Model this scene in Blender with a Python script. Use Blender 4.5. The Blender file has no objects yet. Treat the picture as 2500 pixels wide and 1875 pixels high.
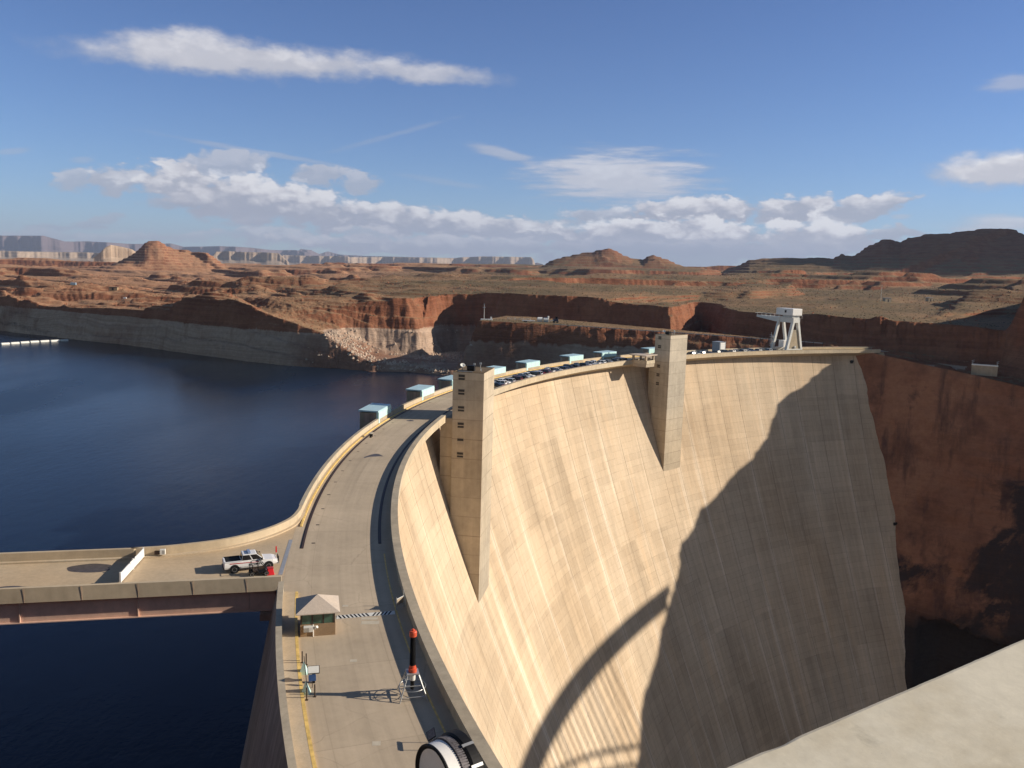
import bpy, bmesh, math, random
import numpy as np
from math import radians as RAD, sin, cos, pi
from mathutils import Vector, Matrix
random.seed(7); rng = np.random.default_rng(11)
sc = bpy.context.scene
COL = sc.collection

# ------------------------------------------------------------------ camera
F, PITCH, ROLL, CAMZ = 2040.0, 0.1365507, 0.0295730, 34.5      # focal length in pixels of the 2500 px wide photograph
cam = bpy.data.cameras.new("camera"); camo = bpy.data.objects.new("camera", cam); COL.objects.link(camo)
cam.sensor_width = 36; cam.sensor_fit = 'HORIZONTAL'; cam.lens = F / 2500 * 36
cam.clip_start = 0.1; cam.clip_end = 90000
cr, sr, cp, sp = cos(ROLL), sin(ROLL), cos(PITCH), sin(PITCH)
camo.matrix_world = Matrix(((cr, -sr, 0, 0), (sr*sp, cr*sp, -cp, 0), (sr*cp, cr*cp, sp, CAMZ), (0, 0, 0, 1)))
sc.camera = camo

def _ray(px, py):
    x = px - 1250.0; y = -(py - 937.5)
    xr = cr*x - sr*y; yr = sr*x + cr*y
    return Vector((xr, F*cp + yr*sp, yr*cp - F*sp))
def U(px, py, z=0.0):            # photograph pixel -> the point where its sight line meets height z
    d = _ray(px, py); return Vector((0, 0, CAMZ)) + d*((z - CAMZ)/d.z)
def D(px, py, dist):             # photograph pixel -> the point at a given horizontal distance
    d = _ray(px, py); return Vector((0, 0, CAMZ)) + d*(dist/math.hypot(d.x, d.y))

# ------------------------------------------------------------------ light
SUN_EL, SUN_AZ = RAD(23.0), RAD(2.0)                          # azimuth counted from +X towards +Y
sunv = Vector((cos(SUN_EL)*cos(SUN_AZ), cos(SUN_EL)*sin(SUN_AZ), sin(SUN_EL)))
sl = bpy.data.lights.new("sun", 'SUN'); sl.energy = 3.95; sl.angle = RAD(0.53); sl.color = (1.0, 0.88, 0.72)
so = bpy.data.objects.new("sun", sl); COL.objects.link(so)
so.rotation_euler = sunv.to_track_quat('Z', 'Y').to_euler()
sc.view_settings.view_transform = 'Standard'; sc.view_settings.look = 'None'
sc.view_settings.gamma = 1; sc.view_settings.exposure = 0.80
try: sc.view_settings.use_curve_mapping = False
except Exception: pass
sc.cycles.use_denoising = True
sc.cycles.max_bounces = 5; sc.cycles.volume_bounces = 0; sc.cycles.caustics_reflective = False; sc.cycles.caustics_refractive = False

# ------------------------------------------------------------------ node helpers
class NT:
    def __init__(s, tree): s.t = tree; s.n = tree.nodes; s.l = tree.links
    def new(s, kind, **kw):
        n = s.n.new(kind)
        for k, v in kw.items(): setattr(n, k, v)
        return n
    def put(s, sock, v):
        if v is None: return
        if isinstance(v, bpy.types.NodeSocket): s.l.new(v, sock)
        else:
            try: sock.default_value = v
            except Exception: sock.default_value = (*v, 1.0)
    def math(s, op, a, b=None, c=None, clamp=False):
        n = s.new('ShaderNodeMath', operation=op); n.use_clamp = clamp
        s.put(n.inputs[0], a); s.put(n.inputs[1], b); s.put(n.inputs[2], c); return n.outputs[0]
    def vmath(s, op, a, b=None):
        n = s.new('ShaderNodeVectorMath', operation=op); s.put(n.inputs[0], a); s.put(n.inputs[1], b)
        return n.outputs['Value'] if op in ('LENGTH', 'DOT_PRODUCT', 'DISTANCE') else n.outputs[0]
    def mapr(s, v, a, b, c=0.0, d=1.0, smooth=False):
        n = s.new('ShaderNodeMapRange'); n.clamp = True
        if smooth: n.interpolation_type = 'SMOOTHSTEP'
        for i, x in enumerate((v, a, b, c, d)): s.put(n.inputs[i], x)
        return n.outputs[0]
    def mix(s, f, a, b, mode='MIX'):
        n = s.new('ShaderNodeMix'); n.data_type = 'RGBA'; n.blend_type = mode
        s.put(n.inputs[0], f); s.put(n.inputs[6], a); s.put(n.inputs[7], b); return n.outputs[2]
    def mixf(s, f, a, b):
        n = s.new('ShaderNodeMix'); n.data_type = 'FLOAT'
        s.put(n.inputs[0], f); s.put(n.inputs[2], a); s.put(n.inputs[3], b); return n.outputs[0]
    def noise(s, vec, scale, detail=4.0, rough=0.55, dist=0.0, color=False):
        n = s.new('ShaderNodeTexNoise'); s.put(n.inputs['Vector'], vec)
        n.inputs['Scale'].default_value = scale; n.inputs['Detail'].default_value = detail
        n.inputs['Roughness'].default_value = rough; n.inputs['Distortion'].default_value = dist
        return n.outputs['Color'] if color else n.outputs['Fac']
    def mapping(s, vec, loc=(0, 0, 0), rot=(0, 0, 0), scale=(1, 1, 1), kind='POINT'):
        n = s.new('ShaderNodeMapping', vector_type=kind); s.put(n.inputs[0], vec)
        n.inputs[1].default_value = loc; n.inputs[2].default_value = rot; n.inputs[3].default_value = scale
        return n.outputs[0]
    def xyz(s, x, y, z=0.0):
        n = s.new('ShaderNodeCombineXYZ'); s.put(n.inputs[0], x); s.put(n.inputs[1], y); s.put(n.inputs[2], z); return n.outputs[0]
    def sep(s, v):
        n = s.new('ShaderNodeSeparateXYZ'); s.put(n.inputs[0], v); return n.outputs
    def attr(s, name):
        n = s.new('ShaderNodeAttribute'); n.attribute_name = name; return n
    def bump(s, h, strength=0.3, dist=0.1):
        n = s.new('ShaderNodeBump'); n.inputs['Strength'].default_value = strength; n.inputs['Distance'].default_value = dist
        s.put(n.inputs['Height'], h); return n.outputs[0]
def new_mat(name):
    m = bpy.data.materials.new(name); m.use_nodes = True
    nt = NT(m.node_tree); bs = m.node_tree.nodes['Principled BSDF']; bs.inputs['Specular IOR Level'].default_value = 0.3
    return m, nt, bs

# ------------------------------------------------------------------ world: sky with clouds
w = bpy.data.worlds.new("World"); sc.world = w; w.use_nodes = True
wt = NT(w.node_tree)
bg = w.node_tree.nodes['Background']
sky = wt.new('ShaderNodeTexSky', sky_type='NISHITA'); sky.sun_disc = False
sky.sun_elevation = SUN_EL; sky.sun_rotation = pi/2 - SUN_AZ
sky.altitude = 1100; sky.air_density = 1.0; sky.dust_density = 0.2; sky.ozone_density = 3.0
SKYSTR = 0.066
gen = wt.new('ShaderNodeTexCoord').outputs['Generated']
dv = wt.sep(gen)
az = wt.math('MULTIPLY', wt.math('ARCTAN2', dv[0], dv[1]), 180/pi)
el = wt.math('MULTIPLY', wt.math('ARCSINE', dv[2]), 180/pi)
P0 = wt.xyz(az, el, 0.0)
nz = wt.noise(wt.mapping(P0, scale=(0.42, 0.80, 1)), 1.0, 8.0, 0.62, color=True)
warp = wt.vmath('SUBTRACT', nz, (0.5, 0.5, 0.5))
Pw = wt.vmath('ADD', P0, wt.vmath('MULTIPLY', warp, (2.6, 1.5, 0)))
fine0 = wt.noise(wt.mapping(P0, scale=(0.50, 0.95, 1)), 1.0, 9.0, 0.60)
vor = wt.new('ShaderNodeTexVoronoi'); vor.feature = 'SMOOTH_F1'; wt.put(vor.inputs['Vector'], wt.mapping(Pw, scale=(0.85, 1.5, 1))); vor.inputs['Scale'].default_value = 1.0
vor.inputs['Detail'].default_value = 1.0; vor.inputs['Roughness'].default_value = 0.6; vor.inputs['Smoothness'].default_value = 0.4
fine = wt.math('MULTIPLY_ADD', vor.outputs['Distance'], -0.42, wt.math('ADD', fine0, 0.20))
wisp = wt.noise(wt.mapping(P0, rot=(0, 0, RAD(-12)), scale=(0.22, 1.9, 1)), 1.0, 8.0, 0.65)
mask = None; shade = 0.5
def ae(px, py):
    d = _ray(px, py).normalized(); return math.degrees(math.atan2(d.x, d.y)), math.degrees(math.asin(d.z))
#  x0   y0    x1   y1   thick soft  opac  lo    hi   kind   (ends of the long axis and half thickness, in photograph pixels)
CL = [
 (240,122, 930,162, 25, .7, .92, .62, .84, 2), (820,154,1190,191, 17, .8, .80, .62, .84, 2), (275,108, 620,124, 26, .7, .9, .66, .86, 2),
 (150,440, 215,440, 22, .6, .70, .52, .78, 0), (230,432, 335,436, 27, .6, .85, .50, .90, 0),
 (385,440, 520,448, 42, .6, .95, .52, .98, 0), (450,400, 620,398, 27, .6, .75, .50, .70, 0),(735,428, 835,425, 22, .6, .75, .50, .74, 0),(850,445, 910,440, 20, .6, .7, .52, .74, 0),
 (440,470, 720,500, 50, .55, .97, .46, .92, 0), (600,480, 860,530, 48, .55, .97, .44, .95, 0), (800,510,1080,560, 36, .55, .95, .42, .95, 0),
 (950,530,1300,570, 34, .55, .95, .42, .95, 0), (1130,555,1460,575, 30, .55, .92, .44, .90, 0), (370,492, 520,505, 14, .7, .75, .42, .55, 0),
 (0,572, 520,583, 11, .8, .62, .46, .78, 0), (540,575, 800,585, 20, .7, .75, .46, .80, 0), (700,590,1500,608, 22, .7, .92, .40, .76, 0),(840,560, 960,575, 16, .7, .7, .5, .8, 0),
 (170,545, 300,535, 9, .8, .6, .42, .55, 0),(540,545, 680,540, 11, .8, .55, .42, .55, 0),(80,560,180,552, 7,.8,.5,.42,.5,0),
 (1390,530,1560,520, 20, .6, .80, .46, .86, 0), (1540,520,1850,515, 29, .55, .96, .44, .95, 0), (1850,518,2030,505, 28, .55, .95, .44, .95, 0), (2020,528,2190,488, 24, .55, .92, .44, .95, 0),(1940,545,2070,540,13,.7,.7,.46,.8,0),
 (1330,575,1840,575, 32, .5, .98, .40, 1.06, 0), (1540,565,1860,575, 36, .5, .98, .42, 1.10, 0), (1890,580,2130,585, 36, .5, .98, .46, 1.12, 0),
 (1250,608,2150,606, 20, .6, .97, .32, .52, 0), (1300,628,1900,632, 26, .8, .85, .26, .34, 0), (2110,578,2215,572, 17, .6, .85, .40, .52, 0),
 (1365,430,1650,438, 40, .9, .80, .74, .92, 1), (1180,362,1300,395, 9, .9, .55, .66, .80, 1), (1580,478,1640,484, 5, .9, .5, .66, .8, 1),
 (2300,422,2600,404, 25, .6, .96, .66, 1.0, 2), (2430,205,2520,200, 12, .9, .5, .66, .8, 1), (2350,550,2560,545, 13, .9, .75, .7, .9, 1),(2180,530,2215,530,4,.9,.5,.7,.8,1),
 (440,338, 790,398, 4, 1.0, .38, .66, .78, 1), (840,362,1080,296, 4, 1.0, .20, .66, .78, 1), (990,430,1180,458, 5, 1.0, .20, .66, .78, 1),(180,390,225,388,5,1,.3,.66,.8,1),(0,372,60,366,4,1,.3,.66,.8,1),
]
for x0, y0, x1, y1, th, soft, op, lo, hi, kind in CL:
    a0, e0 = ae(x0, y0); a1, e1 = ae(x1, y1)
    L = math.hypot(a1-a0, e1-e0)/2; T = th/F*180/pi*(1.02 if kind == 0 else 1.25)
    v = wt.mapping(P0 if kind == 1 else Pw, loc=((a0+a1)/2, (e0+e1)/2, 0), rot=(0, 0, math.atan2(e1-e0, a1-a0)), scale=(L+T*0.6, T, 1), kind='TEXTURE')
    d = wt.math('ADD', wt.vmath('LENGTH', v), wt.math('MULTIPLY_ADD', (fine, wisp, fine0)[kind], (-1.45, -2.6, -1.05)[kind], (0.36, 1.10, 0.42)[kind]))
    mk = wt.mapr(d, 1.0 + soft*(0.26, 0.45, 0.5)[kind], 1.0 - soft*(0.60, 0.75, 0.9)[kind], 0.0, op, True)
    yv = wt.sep(v)[1]
    sh = wt.mapr(wt.math('ADD', yv, wt.math('MULTIPLY_ADD', fine, 2.6, -1.3)), -0.85, 0.75, lo, hi, True)
    shade = wt.mixf(mk, shade, sh)
    mask = mk if mask is None else wt.math('MAXIMUM', mask, mk)
ccol = wt.new('ShaderNodeValToRGB'); r = ccol.color_ramp
r.elements[0].position = 0.20; r.elements[0].color = (0.20, 0.26, 0.36, 1)
r.elements[1].position = 1.0; r.elements[1].color = (0.93, 0.92, 0.93, 1)
e_ = r.elements.new(0.46); e_.color = (0.40, 0.42, 0.50, 1)
e_ = r.elements.new(0.72); e_.color = (0.68, 0.67, 0.71, 1)
wt.put(ccol.inputs[0], shade)
CLOUD_GAIN = 0.57/SKYSTR
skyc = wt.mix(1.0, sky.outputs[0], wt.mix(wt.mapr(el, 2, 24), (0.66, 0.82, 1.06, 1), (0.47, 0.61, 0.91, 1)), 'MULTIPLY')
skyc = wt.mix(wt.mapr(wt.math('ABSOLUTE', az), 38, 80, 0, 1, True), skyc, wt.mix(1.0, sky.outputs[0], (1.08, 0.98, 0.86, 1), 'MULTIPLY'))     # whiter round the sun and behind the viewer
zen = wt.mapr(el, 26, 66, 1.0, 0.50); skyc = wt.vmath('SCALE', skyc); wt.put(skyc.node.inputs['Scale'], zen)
cl = wt.vmath('SCALE', ccol.outputs[0]); cl.node.inputs['Scale'].default_value = CLOUD_GAIN
fin = wt.mix(mask, skyc, cl)
wt.l.new(fin, bg.inputs[0]); bg.inputs[1].default_value = SKYSTR
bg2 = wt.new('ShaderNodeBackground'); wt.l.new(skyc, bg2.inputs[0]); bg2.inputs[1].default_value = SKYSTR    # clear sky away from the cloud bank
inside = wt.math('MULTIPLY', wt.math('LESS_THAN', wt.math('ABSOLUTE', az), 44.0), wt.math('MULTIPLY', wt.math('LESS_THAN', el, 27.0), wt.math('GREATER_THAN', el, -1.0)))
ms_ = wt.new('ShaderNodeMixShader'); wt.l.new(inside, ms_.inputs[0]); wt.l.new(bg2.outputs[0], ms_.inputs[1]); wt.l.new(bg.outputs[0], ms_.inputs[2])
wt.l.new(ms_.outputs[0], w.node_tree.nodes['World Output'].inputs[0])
try: w.cycles.sampling_method = 'MANUAL'; w.cycles.sample_map_resolution = 512
except Exception: pass

# ------------------------------------------------------------------ mesh builder
class MB:
    def __init__(s): s.v = []; s.f = []; s.uv = None
    def add(s, vs, fs):
        o = len(s.v); s.v += [tuple(v) for v in vs]; s.f += [tuple(i+o for i in f) for f in fs]; return s
    def obb(s, c, ax, ay, az_, top=1.0, topy=None):      # centre and three half axes; the top face may be scaled
        c = Vector(c); ax, ay, az_ = Vector(ax), Vector(ay), Vector(az_); ty = top if topy is None else topy
        vs = []
        for k, (tx, tyy) in ((-1, (1, 1)), (1, (top, ty))):
            for i, j in ((-1, -1), (1, -1), (1, 1), (-1, 1)): vs.append(c + ax*i*tx + ay*j*tyy + az_*k)
        return s.add(vs, [(3, 2, 1, 0), (4, 5, 6, 7), (0, 1, 5, 4), (1, 2, 6, 5), (2, 3, 7, 6), (3, 0, 4, 7)])
    def box(s, x0, x1, y0, y1, z0, z1, top=1.0, topy=None):
        return s.obb(((x0+x1)/2, (y0+y1)/2, (z0+z1)/2), ((x1-x0)/2, 0, 0), (0, (y1-y0)/2, 0), (0, 0, (z1-z0)/2), top, topy)
    def bar(s, a, b, w_, h_=None):                       # rectangular bar from a to b
        a, b = Vector(a), Vector(b); d = b-a; L = d.length; d.normalize()
        up = Vector((0, 0, 1)) if abs(d.z) < 0.9 else Vector((1, 0, 0))
        sx = d.cross(up).normalized(); sy = sx.cross(d).normalized()
        return s.obb((a+b)/2, sx*w_/2, sy*(h_ or w_)/2, d*L/2)
    def tube(s, pts, r, n=8, r2=None, cap=True):
        pts = [Vector(p) for p in pts]; m = len(pts); o = len(s.v)
        for i, p in enumerate(pts):
            d = (pts[min(i+1, m-1)] - pts[max(i-1, 0)]).normalized()
            up = Vector((0, 0, 1)) if abs(d.z) < 0.95 else Vector((1, 0, 0))
            sx = d.cross(up).normalized(); sy = sx.cross(d)
            rr = r if r2 is None else r + (r2-r)*i/(m-1)
            for k in range(n):
                a = 2*pi*k/n; s.v.append(tuple(p + sx*cos(a)*rr + sy*sin(a)*rr))
        for i in range(m-1):
            for k in range(n):
                k2 = (k+1) % n; s.f.append((o+i*n+k, o+i*n+k2, o+(i+1)*n+k2, o+(i+1)*n+k))
        if cap:
            s.f.append(tuple(o+k for k in range(n))[::-1]); s.f.append(tuple(o+(m-1)*n+k for k in range(n)))
        return s
    def lathe(s, prof, n=24, base=(0, 0, 0), axis=None, cap=True):   # profile of (radius, height) turned about an axis
        base = Vector(base); axz = Vector(axis or (0, 0, 1)).normalized()
        up = Vector((0, 0, 1)) if abs(axz.z) < 0.9 else Vector((1, 0, 0))
        sx = axz.cross(up).normalized(); sy = axz.cross(sx); o = len(s.v); m = len(prof)
        for rr, h in prof:
            for k in range(n):
                a = 2*pi*k/n; s.v.append(tuple(base + axz*h + sx*cos(a)*rr + sy*sin(a)*rr))
        for i in range(m-1):
            for k in range(n):
                k2 = (k+1) % n; s.f.append((o+i*n+k, o+i*n+k2, o+(i+1)*n+k2, o+(i+1)*n+k))
        if cap:
            s.f.append(tuple(o+k for k in range(n))[::-1]); s.f.append(tuple(o+(m-1)*n+k for k in range(n)))
        return s
    def prism(s, poly, z0, z1):
        n = len(poly); vs = [(x, y, z0) for x, y in poly] + [(x, y, z1) for x, y in poly]
        return s.add(vs, [tuple(range(n))[::-1], tuple(range(n, 2*n))] + [(i, (i+1) % n, n+(i+1) % n, n+i) for i in range(n)])
    def profx(s, poly, y0, y1):                           # polygon in x,z pushed along y
        n = len(poly); vs = [(x, y0, z) for x, z in poly] + [(x, y1, z) for x, z in poly]
        return s.add(vs, [tuple(range(n)), tuple(range(n, 2*n))[::-1]] + [((i+1) % n, i, n+i, n+(i+1) % n) for i in range(n)])
    def grid(s, P, close=False):                          # P[i][j] points
        ni, nj = len(P), len(P[0]); o = len(s.v)
        for row in P: s.v += [tuple(p) for p in row]
        for i in range(ni-1):
            for j in range(nj if close else nj-1):
                j2 = (j+1) % nj; s.f.append((o+i*nj+j, o+(i+1)*nj+j, o+(i+1)*nj+j2, o+i*nj+j2))
        return s
    def build(s, name, mat, parent=None, smooth=False, bevel=0.0):
        me = bpy.data.meshes.new(name); me.from_pydata(s.v, [], s.f); me.update()
        bm = bmesh.new(); bm.from_mesh(me); bmesh.ops.recalc_face_normals(bm, faces=bm.faces); bm.to_mesh(me); bm.free()
        if s.uv is not None:
            uvl = me.uv_layers.new(name="UVMap"); idx = np.zeros(len(me.loops), np.int32); me.loops.foreach_get('vertex_index', idx)
            uvl.data.foreach_set('uv', np.asarray(s.uv, np.float32)[idx].ravel())
        if smooth: me.polygons.foreach_set('use_smooth', [True]*len(me.polygons))
        me.materials.append(mat)
        o = bpy.data.objects.new(name, me); COL.objects.link(o)
        if bevel:
            b = o.modifiers.new('bevel', 'BEVEL'); b.width = bevel; b.segments = 2; b.limit_method = 'ANGLE'
        if parent is not None: o.parent = parent
        return o
def tag(o, label, cat, group=None):
    o['label'] = label; o['category'] = cat
    if group: o['group'] = group
    return o
def thing(name, label, cat, loc=(0, 0, 0), rotz=0.0, group=None):
    o = bpy.data.objects.new(name, None); COL.objects.link(o); o.empty_display_size = 0.5
    o.location = loc; o.rotation_euler = (0, 0, rotz)
    return tag(o, label, cat, group)
def setting(o, kind='structure'): o['kind'] = kind; return o
def copy_tree(o, parent=None):
    c = o.copy(); COL.objects.link(c)
    if parent is not None: c.parent = parent
    for ch in list(o.children): copy_tree(ch, c)
    return c

# ------------------------------------------------------------------ dam coordinates: angle about the arch centre, radius, height
CX, CY = 248.269, 148.285
def CR(th, r_, z=0.0):
    a = RAD(th); return Vector((CX + cos(a)*r_, CY + sin(a)*r_, z))
def pol(p):
    return math.hypot(p[0]-CX, p[1]-CY), math.degrees(math.atan2(p[1]-CY, p[0]-CX)) % 360
# ------------------------------------------------------------------ materials
def plain(name, col, rough=0.6, metal=0.0, var=0.12, scale=1.5, spec=0.3, bump=0.0):
    m, nt, bs = new_mat(name)
    geo = nt.new('ShaderNodeTexCoord').outputs['Object']
    n = nt.noise(geo, scale, 5.0, 0.6)
    f = nt.mapr(n, 0.3, 0.7, 1.0-var, 1.0+var)
    c = nt.vmath('SCALE', tuple(col[:3])); nt.put(c.node.inputs['Scale'], f)
    nt.l.new(c, bs.inputs['Base Color'])
    bs.inputs['Roughness'].default_value = rough; bs.inputs['Metallic'].default_value = metal; bs.inputs['Specular IOR Level'].default_value = spec
    if bump: nt.l.new(nt.bump(n, bump, 0.05), bs.inputs['Normal'])
    return m
def concrete(name, col, dark=0.25, scale=0.12, rough=0.85, streak=0.0, bumpk=0.25, lines=False, warm=(1.0, 0.93, 0.84)):
    m, nt, bs = new_mat(name)
    P = nt.new('ShaderNodeNewGeometry').outputs['Position']
    n1 = nt.noise(P, scale, 6.0, 0.62); n2 = nt.noise(P, scale*9, 5.0, 0.6); n3 = nt.noise(P, scale*0.25, 3.0, 0.5)
    f = nt.math('ADD', nt.mapr(n1, 0.30, 0.70, 1.0-dark, 1.0+dark*0.45), nt.mapr(n2, 0.25, 0.75, -0.10, 0.10))
    if streak:
        s_ = nt.noise(nt.mapping(P, scale=(0.9, 0.9, 0.035)), 1.0, 6.0, 0.65)
        f = nt.math('ADD', f, nt.mapr(s_, 0.3, 0.7, -streak, streak))
    if lines:
        z_ = nt.sep(P)[2]; t_ = nt.math('FRACT', nt.math('DIVIDE', z_, 4.572)); l_ = nt.mapr(nt.math('ABSOLUTE', nt.math('SUBTRACT', t_, .5)), .472, .492); l_ = nt.math('MULTIPLY', l_, nt.mapr(n1, .38, .6, .1, .42))
        w_ = nt.new('ShaderNodeTexWhiteNoise'); w_.noise_dimensions = '1D'; nt.put(w_.inputs['W'], nt.math('FLOOR', nt.math('DIVIDE', z_, 4.572)))
        f = nt.math('ADD', f, nt.mapr(w_.outputs[0], 0, 1, -.09, .07)); f = nt.math('MULTIPLY', f, nt.math('SUBTRACT', 1.0, l_)); f = nt.math('MULTIPLY', f, nt.mapr(z_, -45, 0, .86, 1.0))
    c0 = nt.mix(nt.mapr(n3, 0.35, 0.65), (*col, 1), tuple(a*b for a, b in zip(col, warm))+(1,))
    c = nt.vmath('SCALE', c0); nt.put(c.node.inputs['Scale'], f)
    nt.l.new(c, bs.inputs['Base Color']); bs.inputs['Roughness'].default_value = rough; bs.inputs['Specular IOR Level'].default_value = 0.15
    nt.l.new(nt.bump(n2, bumpk, 0.04), bs.inputs['Normal'])
    return m
M = {}
M['conc'] = concrete('pale_concrete', (0.50, 0.43, 0.325), 0.16, 0.10, streak=0.06)
M['conc_cap'] = concrete('concrete_coping', (0.42, 0.375, 0.30), 0.25, 0.25, streak=0.05)
M['conc_tower'] = concrete('tower_concrete', (0.48, 0.425, 0.345), 0.20, 0.08, streak=0.10, lines=True)
M['conc_grey'] = concrete('weathered_grey_concrete', (0.40, 0.34, 0.265), 0.25, 0.12, streak=0.10)
M['conc_brown'] = concrete('upstream_concrete', (0.40, 0.285, 0.225), 0.25, 0.10, streak=0.30)
M['slab'] = concrete('parapet_slab', (0.64, 0.575, 0.435), 0.20, 7.0, bumpk=0.06)
M['yellow'] = plain('yellow_paint', (0.70, 0.49, 0.16), 0.6, var=0.3)
M['black'] = plain('black_steel', (0.010, 0.010, 0.011), 0.6, spec=.2)
M['louvre'] = plain('louvre_paint', (0.045, 0.040, 0.034), 0.7)
M['rust'] = plain('rusty_rail_steel', (0.055, 0.035, 0.03), 0.55, 0.3)
M['steel'] = plain('galvanised_steel', (0.45, 0.46, 0.46), 0.4, 0.5)
M['dsteel'] = plain('dark_post_steel', (0.05, 0.035, 0.028), 0.5)
M['white'] = plain('white_paint', (0.78, 0.77, 0.75), 0.4, var=0.05, spec=0.4)
M['offwhite'] = plain('off_white_paint', (0.66, 0.66, 0.63), 0.5, var=0.10)
M['teal'] = plain('pale_teal_paint', (0.50, 0.72, 0.70), 0.45, var=0.06)
M['teal_roof'] = plain('pale_blue_roof', (0.42, 0.60, 0.66), 0.4, var=0.07, scale=0.6)
M['pink'] = concrete('pink_girder_paint', (0.66, 0.46, 0.375), 0.18, 0.20, streak=0.06)
M['glass'] = plain('dark_glass', (0.015, 0.018, 0.02), 0.08, spec=0.6)
M['tglass'] = plain('green_tinted_glass', (0.055, 0.115, 0.085), 0.12, spec=0.6, var=0.3)
M['tyre'] = plain('tyre_rubber', (0.015, 0.015, 0.015), 0.8)
M['rim'] = plain('wheel_rim', (0.5, 0.5, 0.52), 0.35, 0.6)
M['red'] = plain('red_plastic', (0.60, 0.02, 0.03), 0.35, var=0.05)
M['orange'] = plain('orange_flange_paint', (0.60, 0.095, 0.045), 0.5, var=0.12)
M['blue'] = plain('blue_sign_face', (0.035, 0.075, 0.19), 0.4)
M['dark'] = plain('dark_recess', (0.010, 0.009, 0.008), 0.8)
M['tan_wall'] = concrete('tan_masonry', (0.32, 0.235, 0.155), 0.15, 1.2)
M['roof_tan'] = concrete('tan_metal_roof', (0.52, 0.46, 0.41), 0.10, 0.6)
M['roof_brown'] = concrete('brown_roof_gravel', (0.17, 0.13, 0.085), 0.25, 0.6)
M['lred'] = plain('red_stripe', (0.42, 0.03, 0.03), 0.4)
M['lamp_red'] = plain('red_lens', (0.5, 0.03, 0.02), 0.2)
M['lightbar'] = plain('lightbar_lens', (0.22, 0.28, 0.42), 0.2)

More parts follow.
